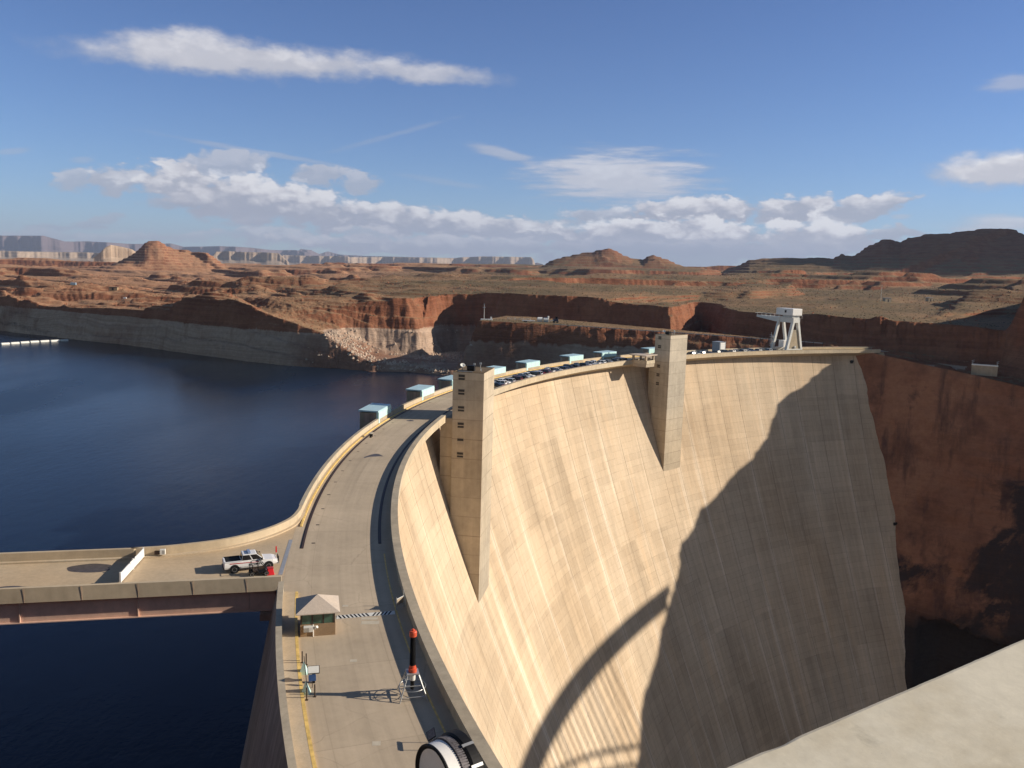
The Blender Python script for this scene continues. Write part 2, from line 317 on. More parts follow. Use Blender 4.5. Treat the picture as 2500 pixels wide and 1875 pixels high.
# downstream face: horizontal lifts, radial contraction joints, form panels, run-off streaks (all laid out on the wall in metres)
def dam_material():
    m, nt, bs = new_mat('dam_face_concrete')
    uv = nt.new('ShaderNodeUVMap').outputs[0]
    s = nt.sep(uv); u, v = s[0], s[1]
    def line(coord, period, width, soft, jitter=None):
        c = coord if jitter is None else nt.math('ADD', coord, jitter)
        t = nt.math('FRACT', nt.math('DIVIDE', c, period))
        dd = nt.math('MULTIPLY', nt.math('ABSOLUTE', nt.math('SUBTRACT', t, 0.5)), period)
        return nt.mapr(dd, period/2-width-soft, period/2-width)
    wob = nt.math('MULTIPLY_ADD', nt.noise(nt.mapping(uv, scale=(0.02, 0.1, 1)), 1.0, 2.0), 0.5, -0.25)
    lift = line(v, 2.286, 0.02, 0.11, wob)
    mono = line(u, 12.19, 0.04, 0.09)
    sub = line(u, 3.05, 0.03, 0.08)
    brk = nt.noise(nt.mapping(uv, scale=(0.16, 0.40, 1)), 1.0, 5.0, 0.7)           # breaks the lift lines up
    brk2 = nt.noise(nt.mapping(uv, scale=(0.5, 0.05, 1)), 1.0, 4.0, 0.6)
    big = nt.noise(nt.mapping(uv, scale=(0.020, 0.016, 1)), 1.0, 5.0, 0.6)
    st1 = nt.noise(nt.mapping(uv, scale=(0.62, 0.018, 1)), 1.0, 7.0, 0.68)          # long vertical streaks
    st2 = nt.noise(nt.mapping(uv, scale=(0.13, 0.012, 1)), 1.0, 5.0, 0.6)
    st3 = nt.noise(nt.mapping(uv, loc=(31, 7, 0), scale=(1.5, 0.09, 1)), 1.0, 6.0, 0.7)
    fine = nt.noise(uv, 0.9, 7.0, 0.7)
    # every pour has its own tone
    cell = nt.xyz(nt.math('FLOOR', nt.math('DIVIDE', u, 12.19)), nt.math('FLOOR', nt.math('DIVIDE', nt.math('ADD', v, wob), 2.286)))
    wn = nt.new('ShaderNodeTexWhiteNoise'); wn.noise_dimensions = '2D'; nt.put(wn.inputs['Vector'], cell)
    cell2 = nt.xyz(nt.math('FLOOR', nt.math('DIVIDE', nt.math('MULTIPLY_ADD', brk2, 9.0, u), 12.19)), nt.math('FLOOR', nt.math('DIVIDE', nt.math('MULTIPLY_ADD', wob, 6.0, v), 21.0)))
    wn2 = nt.new('ShaderNodeTexWhiteNoise'); wn2.noise_dimensions = '2D'; nt.put(wn2.inputs['Vector'], cell2)
    f = nt.math('ADD', 1.0, nt.mapr(wn.outputs[0], 0, 1, -0.045, 0.045))
    f = nt.math('ADD', f, nt.mapr(wn2.outputs[0], 0, 1, -0.085, 0.085))
    f = nt.math('ADD', f, nt.mapr(st1, 0.30, 0.72, -0.12, 0.11))
    f = nt.math('ADD', f, nt.mapr(st2, 0.30, 0.70, -0.12, 0.10))
    f = nt.math('ADD', f, nt.mapr(st3, 0.30, 0.72, -0.06, 0.06))
    f = nt.math('ADD', f, nt.mapr(fine, 0.30, 0.70, -0.05, 0.05))
    f = nt.math('ADD', f, nt.mapr(big, 0.35, 0.65, -0.08, 0.06))
    # lime runs start below the lift lines beside the joints
    near = line(u, 12.19, 0.55, 1.5, nt.math('MULTIPLY_ADD', brk2, 3.0, -1.9))
    lime = nt.math('MULTIPLY', near, nt.mapr(st2, 0.46, 0.62)); lime = nt.math('MULTIPLY', lime, nt.mapr(v, -12, -45, 0.15, 1.0))
    f = nt.math('MULTIPLY_ADD', lime, 0.20, f)
    dark_ = nt.mapr(nt.noise(nt.mapping(uv, loc=(5, 3, 0), scale=(0.05, 0.02, 1)), 1.0, 6.0, 0.65), 0.58, 0.78)
    f = nt.math('MULTIPLY_ADD', dark_, -0.22, f)
    lf = nt.math('MULTIPLY', lift, nt.mapr(brk, 0.42, 0.70, 0.02, 0.36))
    f = nt.math('MULTIPLY', f, nt.math('SUBTRACT', 1.0, lf))
    f = nt.math('MULTIPLY', f, nt.math('SUBTRACT', 1.0, nt.math('MULTIPLY', mono, nt.mapr(brk2, 0.3, 0.6, 0.40, 0.75))))
    f = nt.math('MULTIPLY', f, nt.math('SUBTRACT', 1.0, nt.math('MULTIPLY', sub, nt.mapr(brk, 0.5, 0.75, 0.0, 0.16))))
    ca = (0.515, 0.395, 0.272, 1); cb = (0.510, 0.412, 0.302, 1); cc = (0.49, 0.345, 0.215, 1)
    c = nt.mix(nt.mapr(big, 0.38, 0.62), ca, cb)
    c = nt.mix(nt.mapr(st2, 0.55, 0.75, 0.0, 0.55), c, cc)
    c = nt.mix(nt.math('MULTIPLY', lime, 0.5), c, (0.56, 0.50, 0.42, 1))
    o = nt.vmath('SCALE', c); nt.put(o.node.inputs['Scale'], f)
    nt.l.new(o, bs.inputs['Base Color']); bs.inputs['Roughness'].default_value = 0.9; bs.inputs['Specular IOR Level'].default_value = 0.1
    h = nt.math('SUBTRACT', nt.math('MULTIPLY', fine, 0.5), nt.math('ADD', nt.math('MULTIPLY', lift, 0.5), mono))
    nt.l.new(nt.bump(h, 0.35, 0.10), bs.inputs['Normal'])
    return m
M['dam'] = dam_material()
def road_material():
    m, nt, bs = new_mat('crest_road_concrete')
    uv = nt.new('ShaderNodeUVMap').outputs[0]; s = nt.sep(uv); u, v = s[0], s[1]
    P = nt.new('ShaderNodeNewGeometry').outputs['Position']
    n1 = nt.noise(P, 0.10, 6.0, 0.65); n2 = nt.noise(P, 1.1, 6.0, 0.65); n3 = nt.noise(nt.mapping(uv, scale=(0.03, 0.5, 1)), 1.0, 5.0, 0.6)
    def line(c, per, wd):
        t = nt.math('FRACT', nt.math('DIVIDE', c, per)); dd = nt.math('MULTIPLY', nt.math('ABSOLUTE', nt.math('SUBTRACT', t, 0.5)), per)
        return nt.mapr(dd, per/2-wd-0.05, per/2-wd)
    j = nt.math('MAXIMUM', line(u, 12.19, 0.02), nt.math('MULTIPLY', line(nt.math('ADD', v, -273.2+3.1), 6.2, 0.02), 0.8))
    cell = nt.xyz(nt.math('FLOOR', nt.math('DIVIDE', u, 12.19)), nt.math('FLOOR', nt.math('DIVIDE', nt.math('ADD', v, -273.2), 6.2)))
    wn = nt.new('ShaderNodeTexWhiteNoise'); wn.noise_dimensions = '2D'; nt.put(wn.inputs['Vector'], cell)
    f = nt.math('ADD', nt.mapr(n1, 0.3, 0.7, 0.86, 1.08), nt.mapr(n2, 0.3, 0.7, -0.045, 0.045))
    f = nt.math('ADD', f, nt.mapr(n3, 0.3, 0.7, -0.05, 0.05)); f = nt.math('ADD', f, nt.mapr(wn.outputs[0], 0, 1, -0.05, 0.05))
    f = nt.math('MULTIPLY', f, nt.math('SUBTRACT', 1.0, nt.math('MULTIPLY', j, 0.15)))
    lane = nt.noise(nt.mapping(uv, scale=(0.010, 1.1, 1)), 1.0, 5.0, 0.6); oil = nt.noise(P, 0.9, 5.0, 0.7)
    f = nt.math('ADD', f, nt.mapr(lane, .35, .65, -.07, .05)); crk = nt.new('ShaderNodeTexVoronoi'); crk.feature = 'DISTANCE_TO_EDGE'; crk.inputs['Scale'].default_value = .16; nt.put(crk.inputs['Vector'], nt.vmath('ADD', P, nt.vmath('SCALE', nt.noise(P, .5, 4.0, .6, color=True))))
    f = nt.math('SUBTRACT', f, nt.math('MULTIPLY', nt.mapr(crk.outputs['Distance'], .012, .003), nt.mapr(n1, .45, .6, 0, .16)))
    wet = nt.mapr(oil, 0.68, 0.78, 0.0, 0.22)
    f = nt.math('SUBTRACT', f, wet)
    o = nt.vmath('SCALE', (0.470, 0.385, 0.285)); nt.put(o.node.inputs['Scale'], f)
    nt.l.new(o, bs.inputs['Base Color']); bs.inputs['Roughness'].default_value = 0.85; bs.inputs['Specular IOR Level'].default_value = 0.15
    nt.l.new(nt.bump(n2, 0.15, 0.03), bs.inputs['Normal'])
    return m
M['road'] = road_material()
M['walk'] = concrete('sidewalk_concrete', (0.50, 0.425, 0.325), 0.14, 0.5)
M['stain'] = plain('wet_stain', (0.085, 0.075, 0.075), 0.5, var=0.3, scale=2.0)
M['patch'] = plain('new_concrete_patch', (0.50, 0.45, 0.36), 0.8)

# ------------------------------------------------------------------ dam
ZP = [-213, -125, -109, -92, -73, -52, -43.5, -35, -17, -2]; RP = [186, 223.5, 230.5, 238, 246.3, 254.5, 257.7, 260.7, 266.7, 271.4]
PF = np.polyfit(ZP, RP, 3)
def rface(z): return float(np.polyval(PF, z))
def hitface(px, py):
    d = _ray(px, py).normalized(); o = Vector((0, 0, CAMZ)); inside = False
    for i in range(10000):
        p = o + d*(5+i*0.06); rr = math.hypot(p.x-CX, p.y-CY)
        if rr < rface(p.z): inside = True
        elif inside: return p
    return None
dam = thing('concrete_arch_dam', 'huge curved concrete arch dam with a road along its crest, holding back the lake', 'dam')
def sweep(prof, th0, th1, step=0.6, uvr=266.0, caps=True):
    n = max(2, int(abs(th1-th0)/step)+1); mb = MB(); mb.uv = []
    P = []
    for i in range(n):
        th = th0+(th1-th0)*i/(n-1); P.append([CR(th, r_, z) for r_, z in prof])
        q = 0
        for k, (r_, z) in enumerate(prof): mb.uv.append((RAD(th)*uvr, z))
    mb.grid(P, close=True)
    if caps: m_ = len(prof); mb.f += [tuple(range(m_))[::-1], tuple((n-1)*m_+k for k in range(m_))]
    return mb
def edge_th(z): return float(np.interp(z, [-213, -142, -125, -117, -97, -71, -51, -14, -1], [112, 108.2, 107.1, 105.9, 103.6, 102.3, 103.0, 103.5, 104.2]))-.35
def face_grid(fn, zs, th0, th1, step):
    mb = MB(); mb.uv = []; P = []
    n = int(abs(th1-(th0 or 104))/step)+1
    for i in range(n):
        t = i/(n-1); tz = [((edge_th(z) if th0 is None else th0)*(1-t)+th1*t) for z in zs]; P.append([CR(q, fn(z), z) for q, z in zip(tz, zs)])
        mb.uv += [(RAD(q)*266.0, z) for q, z in zip(tz, zs)]
    return mb.grid(P)
zs = [-0.9, -2, -5, -9, -13, -17, -22, -27, -31, -35, -41, -47, -52, -59, -66, -73, -80, -86, -92, -100, -109, -117, -125, -150, -180, -213]
mbf = face_grid(rface, list(np.concatenate([[-.9, -2.0], np.arange(-5, -214, -4.0)])), None, 213, 0.6)
mbf.build('downstream_face', M['dam'], dam, smooth=True)
upf = lambda z: float(np.interp(z, [-213, -26, -.9, 1.06], [292, 285.0, 280.1, 279.66]))
for a, b, top in ((104, 187.0, 1.06), (187.0, 193.3, -.9), (193.3, 213, 1.06)):
    face_grid(upf, [z for z in (1.06, -0.9, -8, -16, -26, -60) if z <= top], a, b, 0.75).build('upstream_face', M['conc_brown'], dam, smooth=False)
par = [(266.9, 1.1), (266.9, 0.004), (271.3, -0.12), (271.38, -2.5), (266.7, -0.85), (266.1, -0.6), (266.1, 1.1)]
T1C, T2C = 169.9, 135.2
for a, b in ((171.35, 212.5), (136.65, 168.45), (105.2, 133.75)):
    sweep(par, a, b).build('downstream_parapet', M['conc'], dam)
    sweep([(266.97, 1.15), (266.97, 1.095), (266.02, 1.095), (266.02, 1.15)], a+0.01, b-0.01).build('parapet_coping', M['conc_cap'], dam)
lpar = [(279.15, 1.1), (279.15, -0.2), (279.6, -0.2), (279.6, 1.1)]
for a, b in ((104.6, 187.3), (193.2, 212.5)):
    sweep(lpar, a, b).build('lakeside_parapet', M['conc'], dam)
    sweep([(279.10, 1.15), (279.10, 1.095), (279.67, 1.095), (279.67, 1.15)], a+0.01, b-0.01).build('parapet_coping', M['conc_cap'], dam)
sweep([(277.75, 0.0), (277.75, 0.20), (279.15, 0.20), (279.15, 0.0)], 193.35, 212.5).build('sidewalk', M['walk'], dam)
sweep([(277.66, 0.0), (277.66, 0.21), (277.93, 0.21), (277.93, 0.0)], 193.35, 212.5).build('kerb_edge', M['yellow'], dam)
sweep([(278.62, 0.0), (278.62, 0.15), (279.15, 0.15), (279.15, 0.0)], 104.6, 187.3).build('sidewalk', M['walk'], dam)
sweep([(278.55, 0.0), (278.55, 0.16), (278.80, 0.16), (278.80, 0.0)], 104.6, 188.6).build('kerb_edge', M['yellow'], dam)
# galleries that open in the downstream face, far end
for px, py, s_ in ((2178, 1152, 1.0), (2185, 1282, 1.0), (2199, 1388, 1.0), (2140, 997, 1.0), (2079, 886, 0.9)):
    h = hitface(px, py)
    r_, th = pol(h); a = RAD(th)
    ex, ey = Vector((cos(a), sin(a), 0)), Vector((-sin(a), cos(a), 0))
    mb = MB(); mb.obb(h+ex*.15, ex*.3+Vector((0, 0, .1)), ey*.85*s_, Vector((0, 0, 1.25*s_))-ex*.42); mb.build('gallery_opening', M['dark'], dam)

road = face_grid(lambda z: z, [266.6, 269.5, 273.2, 276.5, 279.3], 104, 213, 0.6)
road.v = [(x, y, 0.0) for x, y, z in road.v]
road.uv = [(u_, math.hypot(x-CX, y-CY)) for (u_, _), (x, y, z) in zip(road.uv, road.v)]
setting(road.build('crest_road', M['road']))
for r_, a, b, lab in ((277.88, 104, 190.4, 'long dark crane rail beside the lakeside parapet'), (268.45, 104, 190.2, 'dark crane rail in the shade of the downstream parapet')):
    tag(sweep([(r_-0.2, 0.002), (r_-0.2, 0.03), (r_-0.06, 0.03), (r_-0.06, 0.10), (r_+0.06, 0.10), (r_+0.06, 0.03), (r_+0.2, 0.03), (r_+0.2, 0.002)], a, b, 0.5).build('crane_rail', M['rust']), lab, 'rail', 'crane rails on the crest')
setting(sweep([(267.93, 0.0), (267.93, 0.008), (268.10, 0.008), (268.10, 0.0)], 191.0, 212, 0.5).build('road_marking', M['yellow']))
# stains and patches on the road
def blob(cx, cy, rx, ry, z, m, name, seed, rough=0.18, rot=0.0, n=40):
    rg = random.Random(seed); ph = [rg.uniform(0, 6.28) for _ in range(5)]; vs = []
    for i in range(n):
        a = 2*pi*i/n; k = 1+rough*sum(sin((j+2)*a+ph[j])/(j+1.2) for j in range(5))
        x, y = cos(a)*rx*k, sin(a)*ry*k
        vs.append((cx+x*cos(rot)-y*sin(rot), cy+x*sin(rot)+y*cos(rot)))
    return setting(MB().prism(vs, z, z+0.003).build(name, m))
pts = []
for i in range(25):                                        # curved wet patch
    t = i/24; pts.append((-26.4+3.4*t, 148.0+2.9*sin(pi*t)*0.9+0.8*t))
for i in range(25):
    t = 1-i/24; pts.append((-26.2+3.3*t, 147.2+1.3*sin(pi*t)*0.8+1.4*t+0.25*sin(9*t)))
setting(MB().prism(pts, 0.004, 0.007).build('wet_patch', M['stain']))
blob(-22.7, 185.5, 0.7, 0.9, 0.004, M['stain'], 'wet_patch', 3)
for px, py, w_, h_ in ((843, 1479, .55, .45), (904, 1520, 1.7, .75), (902, 1510, 1.6, .5), (863, 1613, .6, .45), (919, 1815, .6, .55)):
    p = U(px, py); mb = MB(); z0 = 0.004 + 0.001*(w_ > 1.65); mb.obb((p.x, p.y, z0), (w_/2, w_*.06, 0), (-h_*.06, h_/2, 0), (0, 0, .002)); setting(mb.build('concrete_patch', M['patch']))
# drains along the lakeside rail
for i in range(16):
    th = 190.0-i*1.55
    p = CR(th, 276.6, 0.0); a = RAD(th); mb = MB(); mb.obb(p+Vector((0, 0, .006)), (cos(a)*.22, sin(a)*.22, 0), (-sin(a)*.16, cos(a)*.16, 0), (0, 0, .004))
    tag(mb.build('drain_grate', M['black']), 'small dark drain grate in the crest road beside the lakeside rail', 'drain', 'drain grates along the lakeside rail')

# ------------------------------------------------------------------ elevator towers
def tower(thc, zt, label, win, width=11.7, gear=0):
    t = thing('elevator_tower', label, 'tower', CR(thc, 262.3, 0), RAD(thc), 'elevator towers on the dam')
    hw = width/2; x0, x1 = -4.7, 2.55
    MB().box(x0, x1, -hw, hw, -70, zt).build('shaft', M['conc_tower'], t)
    MB().box(x1-.2, 5.6, -hw+1.1, hw-1.1, -70, -.02).build('connecting_wall', M['conc_tower'], t)
    r_ = MB(); r_.box(x0+.35, x1-.35, -hw+.35, hw-.35, zt, zt+.02); r_.build('roof', M['roof_brown'], t)
    e = MB()
    for a in ((x0, x1, -hw, -hw+.3), (x0, x1, hw-.3, hw), (x0, x0+.3, -hw+.3, hw-.3), (x1-.3, x1, -hw+.3, hw-.3)): e.box(*a, zt, zt+.12)
    e.build('roof_edge', M['roof_brown'], t)
    for x, z, dbl, s_ in win:
        f = MB(); f.box(x-.85*s_, x+.85*s_, hw+.003, hw+.05, z-.75*s_, z+.72*s_); fo = f.build('window', M['conc_grey'], t)
        g = MB(); g.box(x-.72*s_, x+.72*s_, hw+.05, hw+.075, z+.06*s_, z+.60*s_)
        if dbl: g.box(x-.72*s_, x+.72*s_, hw+.05, hw+.075, z-.60*s_, z-.16*s_)
        g.build('louvre', M['louvre'], fo)
    # roof equipment
    b = MB(); b.box(-1.6, .1, 1.2, 2.6, zt+.02, zt+1.25); b.build('roof_unit', M['black'], t)
    dsh = MB(); dsh.lathe([(.04, 0), (.35, .05), (.55, .2), (.6, .3), (.55, .3), (.3, .1), (.04, .05)], 20, (1.4, 1.6, zt+1.0), (-.3, .5, .7)); dsh.tube([(1.4, 1.6, zt), (1.4, 1.6, zt+1.05)], .08); dsh.build('satellite_dish', M['offwhite'], t, smooth=True)
    for x, y, h in ((-2.7, .8, 1.9), (-.4, -3.0, 1.2)):
        a = MB(); a.tube([(x, y, zt), (x, y, zt+h)], .05); a.box(x-.25, x+.25, y-.05, y+.05, zt+h-.45, zt+h); a.build('antenna', M['offwhite'], t)
    MB().bar((-3.6, 3.3, zt+.1), (-3.0, 2.2, zt+.9), .12).build('brace', M['steel'], t); MB().bar((1.9, 4.9, zt+.12), (-1.9, 5.0, zt+.15), .18).build('pipe', M['steel'], t)
    return t
def winz(px, py, thc): 
    p = CR(thc, 262.3)+Vector((-sin(RAD(thc)), cos(RAD(thc)), 0))*5.85
    return D(px, py, math.hypot(p.x, p.y)).z
w1 = [(.5, winz(1138, y, T1C), d, 1.0) for y, d in ((921.5, 1), (957.5, 1), (998.5, 1), (1038.5, 1), (1077.5, 0), (1111, 1))]
tower(T1C, 10.9, 'nearer of the two tall concrete elevator towers, with six louvred windows down its shaded side', w1)
w2 = [(.3, winz(1614, y, T2C), 1, .95) for y in (825, 846.5, 894, 915.5, 937)]
tower(T2C, 10.6, 'farther concrete elevator tower standing beside the flat roofed canopy', w2)
# ------------------------------------------------------------------ gate hoist shelters along the lake side
SH = [(173.4, 171.4), (166.5, 164.6), (161.84, 159.9), (155.75, 153.8), (150.7, 148.75), (144.4, 142.43), (139.7, 137.7), (133.1, 131.1)]
slab = ['pale teal gate shelter nearest the camera, first along the lakeside parapet', 'teal gate shelter between the nearest shelter and the near elevator tower',
        'teal gate shelter partly hidden behind the left edge of the near elevator tower', 'teal gate shelter just right of the near elevator tower, behind the first parked cars',
        'teal gate shelter behind parked cars, second right of the near elevator tower', 'teal gate shelter behind parked cars, third right of the near elevator tower',
        'teal gate shelter with a shadow across its front, beside the flat roofed canopy', 'small looking teal gate shelter just left of the far elevator tower']
def shelter(a, b, label):
    thc = (a+b)/2; t = thing('gate_shelter', label, 'shelter', CR(thc, 279.3, 0), RAD(thc), 'teal gate shelters along the lakeside parapet')
    hw = RAD(abs(a-b))*279.3/2
    p = MB(); p.box(.36, 4.1, -hw+.15, hw-.15, -34, 2.35); p.build('concrete_pier', M['conc_grey'], t)
    r_ = MB(); r_.obb((2.1, 0, 2.72), (2.25, 0, .03), (0, hw+.12, 0), (0, 0, .17)); r_.build('roof', M['teal_roof'], t, bevel=.03)
    f = MB(); n = 3; wd = (2*hw)/n
    for i in range(n): f.box(-.24, .30, -hw+i*wd+.02, -hw+(i+1)*wd-.02, .98, 2.56)
    f.build('front_panel', M['teal'], t)
    c = MB(); c.box(-.26, .32, hw-.95, hw+.05, .17, .98); c.build('corner_panel', M['teal'], t)
    k = MB(); k.box(-.20, -.16, -hw+.0, hw-.97, .17, .975); k.build('sill', M['conc_grey'], t)
    s_ = MB(); s_.box(.9, 3.2, hw-.15, hw-.09, .3, 2.2); s_.build('side_door', M['conc_brown'], t)
    return t
for (a, b), lb in zip(SH, slab): shelter(a, b, lb)

# ------------------------------------------------------------------ access bridge on the lake side
br = thing('access_bridge', 'access road bridge with concrete parapets over a pinkish girder, joining the crest', 'bridge', (-27, 90, 0))
br.matrix_world = Matrix.Translation((-27, 90, 0)); inv = Vector((-27, 90, 0))
def loc_(v): return Vector(v)-inv
bd = Vector((14.4, 3.05, 0)).normalized(); bn = Vector((-bd.y, bd.x, 0))
NP = Vector((-24.5, 85.95, 0)); NPL = NP - bd*150
def smooth_path(p, n=6):
    out = []
    for i in range(len(p)-1):
        p0, p1, p2, p3 = p[max(i-1, 0)], p[i], p[i+1], p[min(i+2, len(p)-1)]
        for k in range(n):
            t = k/n; out.append(0.5*((2*p1)+(p2-p0)*t+(2*p0-5*p1+4*p2-p3)*t*t+(3*p1-p0-3*p2+p3)*t*t*t))
    out.append(p[-1]); return out
farp = [CR(186.4, 279.35), CR(187.3, 279.35), Vector((-28.55, 110.2, 0)), Vector((-28.75, 106.4, 0)), Vector((-30.5, 102.0, 0)), Vector((-33.6, 98.1, 0)), Vector((-38.0, 95.4, 0)), Vector((-43.0, 93.55, 0)), Vector((-57.0, 90.4, 0)), Vector((-57.0, 90.4, 0))-bd*120]
FP = smooth_path(farp, 7)
def sweep_path(path, prof):                               # profile of (sideways, z); sideways is to the left of travel
    mb = MB(); P = []
    for i, p in enumerate(path):
        d = (path[min(i+1, len(path)-1)]-path[max(i-1, 0)]); d.z = 0; d.normalize(); nrm = Vector((-d.y, d.x, 0))
        P.append([loc_(p+nrm*o+Vector((0, 0, z))) for o, z in prof])
    mb.grid(P, close=True); m_ = len(prof); n = len(path)
    mb.f += [tuple(range(m_))[::-1], tuple((n-1)*m_+k for k in range(m_))]
    return mb
M['conc_joint'] = M['conc']
fpath = [p for p in FP[7:]]
sweep_path(fpath, [(-.27, -.75), (.22, -.75), (.22, 1.13), (-.22, 1.13)]).build('far_parapet', M['conc'], br)
sweep_path(fpath, [(.62, 0.004), (.62, .17), (.22, .20), (.22, 0.004)]).build('far_kerb', M['walk'], br)
npath = [NP+bd*.35]+[NP-bd*x for x in (2, 8, 14, 22, 30, 45, 70, 150)]
sweep_path(npath, [(-.20, 1.13), (.20, 1.13), (.24, -.42), (-.24, -.42)]).build('near_parapet', M['conc'], br)
deckpoly = [loc_(NP+bd*3+bn*.1)] + [loc_(NPL+bn*.1)] + [loc_(p) for p in FP[::-1]][:-10] + [loc_(CR(188.5, 279.3))]
mb = MB(); mb.prism([(p.x, p.y) for p in deckpoly], -.45, -.006)
mb.build('deck', M['road_b'] if 'road_b' in M else concrete('bridge_deck_concrete', (0.50, 0.405, 0.290), 0.14, 0.25), br)
for k, off in enumerate((.55, 7.4)):
    g = MB(); a = NP+bn*off+bd*(-.3); b = NPL+bn*off
    ax = (b-a)/2; c = loc_((a+b)/2)
    g.obb(c+Vector((0, 0, -1.6)), ax, bn*.05, (0, 0, 1.15)); g.obb(c+Vector((0, 0, -2.78)), ax, bn*.28, (0, 0, .05)); g.obb(c+Vector((0, 0, -.47)), ax, bn*.25, (0, 0, .04))
    go = g.build('girder', M['pink'], br)
    if k == 0:
        for x in (3.1, 14.2, 25.5, 37, 48, 60):
            s_ = MB(); p = NP+bn*(off-.12)-bd*x; s_.obb(loc_(p)+Vector((0, 0, -1.62)), bd*.05, bn*.09, (0, 0, 1.12)); s_.build('stiffener', M['pink'], go)
bb = MB(); p = NP+bn*1.0+bd*(-.6); bb.obb(loc_(p)+Vector((0, 0, -3.3)), bd*1.3, bn*1.4, (0, 0, .35)); bb.obb(loc_(p)+bd*1.2+Vector((0, 0, -16)), bd*.9, bn*1.8, (0, 0, 13)); bb.build('bearing', M['conc_brown'], br)
j = MB(); pa, pb = Vector((-25.2, 89.3, 0)), Vector((-27.2, 101.3, 0)); j.obb(loc_((pa+pb)/2)+Vector((0, 0, .004)), (pb-pa)/2, Vector((.22, .04, 0)), (0, 0, .006)); j.build('expansion_plate', M['steel'], br)
for x in (3.2, 8.6, 14.0, 19.4, 24.8, 30.2, 35.6): # joints in the near parapet
    s_ = MB(); p = NP-bd*x-bn*.245; s_.obb(loc_(p)+Vector((0, 0, .35)), bd*.02, bn*.012, (0, 0, .76)); s_.build('parapet_joint', M['conc_brown'], br)
blob(-46.6, 89.6, 2.5, 1.35, .0, M['stain'], 'wet_patch', 5, .12, .2); blob(-51.5, 83.2, 2.0, .7, .0, M['stain'], 'wet_patch', 9, .12, .2)
# white gate across the access bridge
ga, gb = Vector((-41.15, 85.3, 0)), Vector((-42.2, 93.3, 0)); gd = (gb-ga)
gt = thing('swing_gate', 'long white solid swing gate standing across the access bridge', 'gate', ga, math.atan2(gd.y, gd.x)); GL = gd.length
mb = MB(); mb.box(.1, GL*.52, -.05, .05, .16, 1.16); mb.build('gate_leaf', M['white'], gt); mb = MB(); mb.box(GL*.53, GL-.1, -.05, .05, .16, 1.16); mb.build('gate_leaf', M['white'], gt)
for x in (.05, GL*.525, GL-.05): mb = MB(); mb.box(x-.07, x+.07, -.08, .08, 0, 1.28); mb.build('post', M['white'], gt)
for x in (GL*.40, GL*.60): mb = MB(); mb.lathe([(.16, -.04), (.18, 0), (.16, .04)], 14, (x, -.09, 1.15), (0, 1, 0)); mb.build('reflector', M['white'], gt)
ub = thing('utility_box', 'small white utility box mounted on the far parapet of the access bridge', 'box', (-40.15, 93.75, .35), .2)
MB().box(-.3, .3, -.18, .18, 0, .62).build('housing', M['offwhite'], ub, bevel=.03); MB().box(-.9, -.32, -.1, .16, .02, .42).build('bracket', M['rust'], ub); MB().box(.05, .26, -.2, -.18, .12, .5).build('door', M['steel'], ub)

# ------------------------------------------------------------------ vehicles
def wheels(t, xs, hw, r_, wd=.26):
    for x in xs:
        for s_ in (-1, 1):
            y = s_*(hw-wd/2+.02)
            ty = MB(); ty.lathe([(r_*.6, -wd/2), (r_*.93, -wd/2), (r_, -wd*.3), (r_, wd*.3), (r_*.93, wd/2), (r_*.6, wd/2)], 20, (x, y, r_), (0, 1, 0)); w_ = ty.build('wheel', M['tyre'], t, smooth=False)
            ri = MB(); ri.lathe([(r_*.15, s_*wd*.35), (r_*.55, s_*wd*.40), (r_*.62, s_*wd*.53), (r_*.56, s_*wd*.53), (r_*.5, s_*wd*.42)], 16, (x, y, r_), (0, 1, 0)); ri.build('rim', M['rim'], w_)
def loft(secs):                                            # sections (x, [(y,z)...]) of a symmetric shell
    mb = MB(); mb.grid([[(x, y, z) for y, z in pts] for x, pts in secs], close=True); m_ = len(secs[0][1]); n = len(secs)
    mb.f += [tuple(range(m_))[::-1], tuple((n-1)*m_+k for k in range(m_))]; return mb
def ring(hw, zb, zt, tuck=.06, top=.94):
    return [(-hw*.92, zb), (-hw, zb+(zt-zb)*.25), (-hw, zb+(zt-zb)*.62), (-hw*top, zt), (hw*top, zt), (hw, zb+(zt-zb)*.62), (hw, zb+(zt-zb)*.25), (hw*.92, zb)]
def greenhouse(prof, hb, ht, zb, zt):                      # prof: x of base rear, roof rear, roof front, base front
    xr, xrr, xrf, xf = prof
    vs = [(xr, -hb, zb), (xr, hb, zb), (xf, hb, zb), (xf, -hb, zb), (xrr, -ht, zt), (xrr, ht, zt), (xrf, ht, zt), (xrf, -ht, zt)]
    mb = MB(); mb.add(vs, [(3, 2, 1, 0), (4, 5, 6, 7), (0, 1, 5, 4), (1, 2, 6, 5), (2, 3, 7, 6), (3, 0, 4, 7)]); return mb, [Vector(v) for v in vs]
def pane(q, m=.12, n=.14, out=.012, a=0.0, b=1.0):         # window panel laid on quad q (bottom a,b then top b,a)
    p0, p1, p2, p3 = q; nrm = (p1-p0).cross(p3-p0).normalized()
    def at(u, v): return (p0*(1-u)+p1*u)*(1-v)+(p3*(1-u)+p2*u)*v
    w_ = (b-a); u0, u1 = a+w_*m*.5, b-w_*m*.5
    vs = [at(u0, n), at(u1, n), at(u1, 1-n*.7), at(u0, 1-n*.7)]
    return MB().add([v+nrm*out for v in vs]+[v-nrm*.01 for v in vs], [(0, 1, 2, 3), (7, 6, 5, 4), (0, 4, 5, 1), (1, 5, 6, 2), (2, 6, 7, 3), (3, 7, 4, 0)])
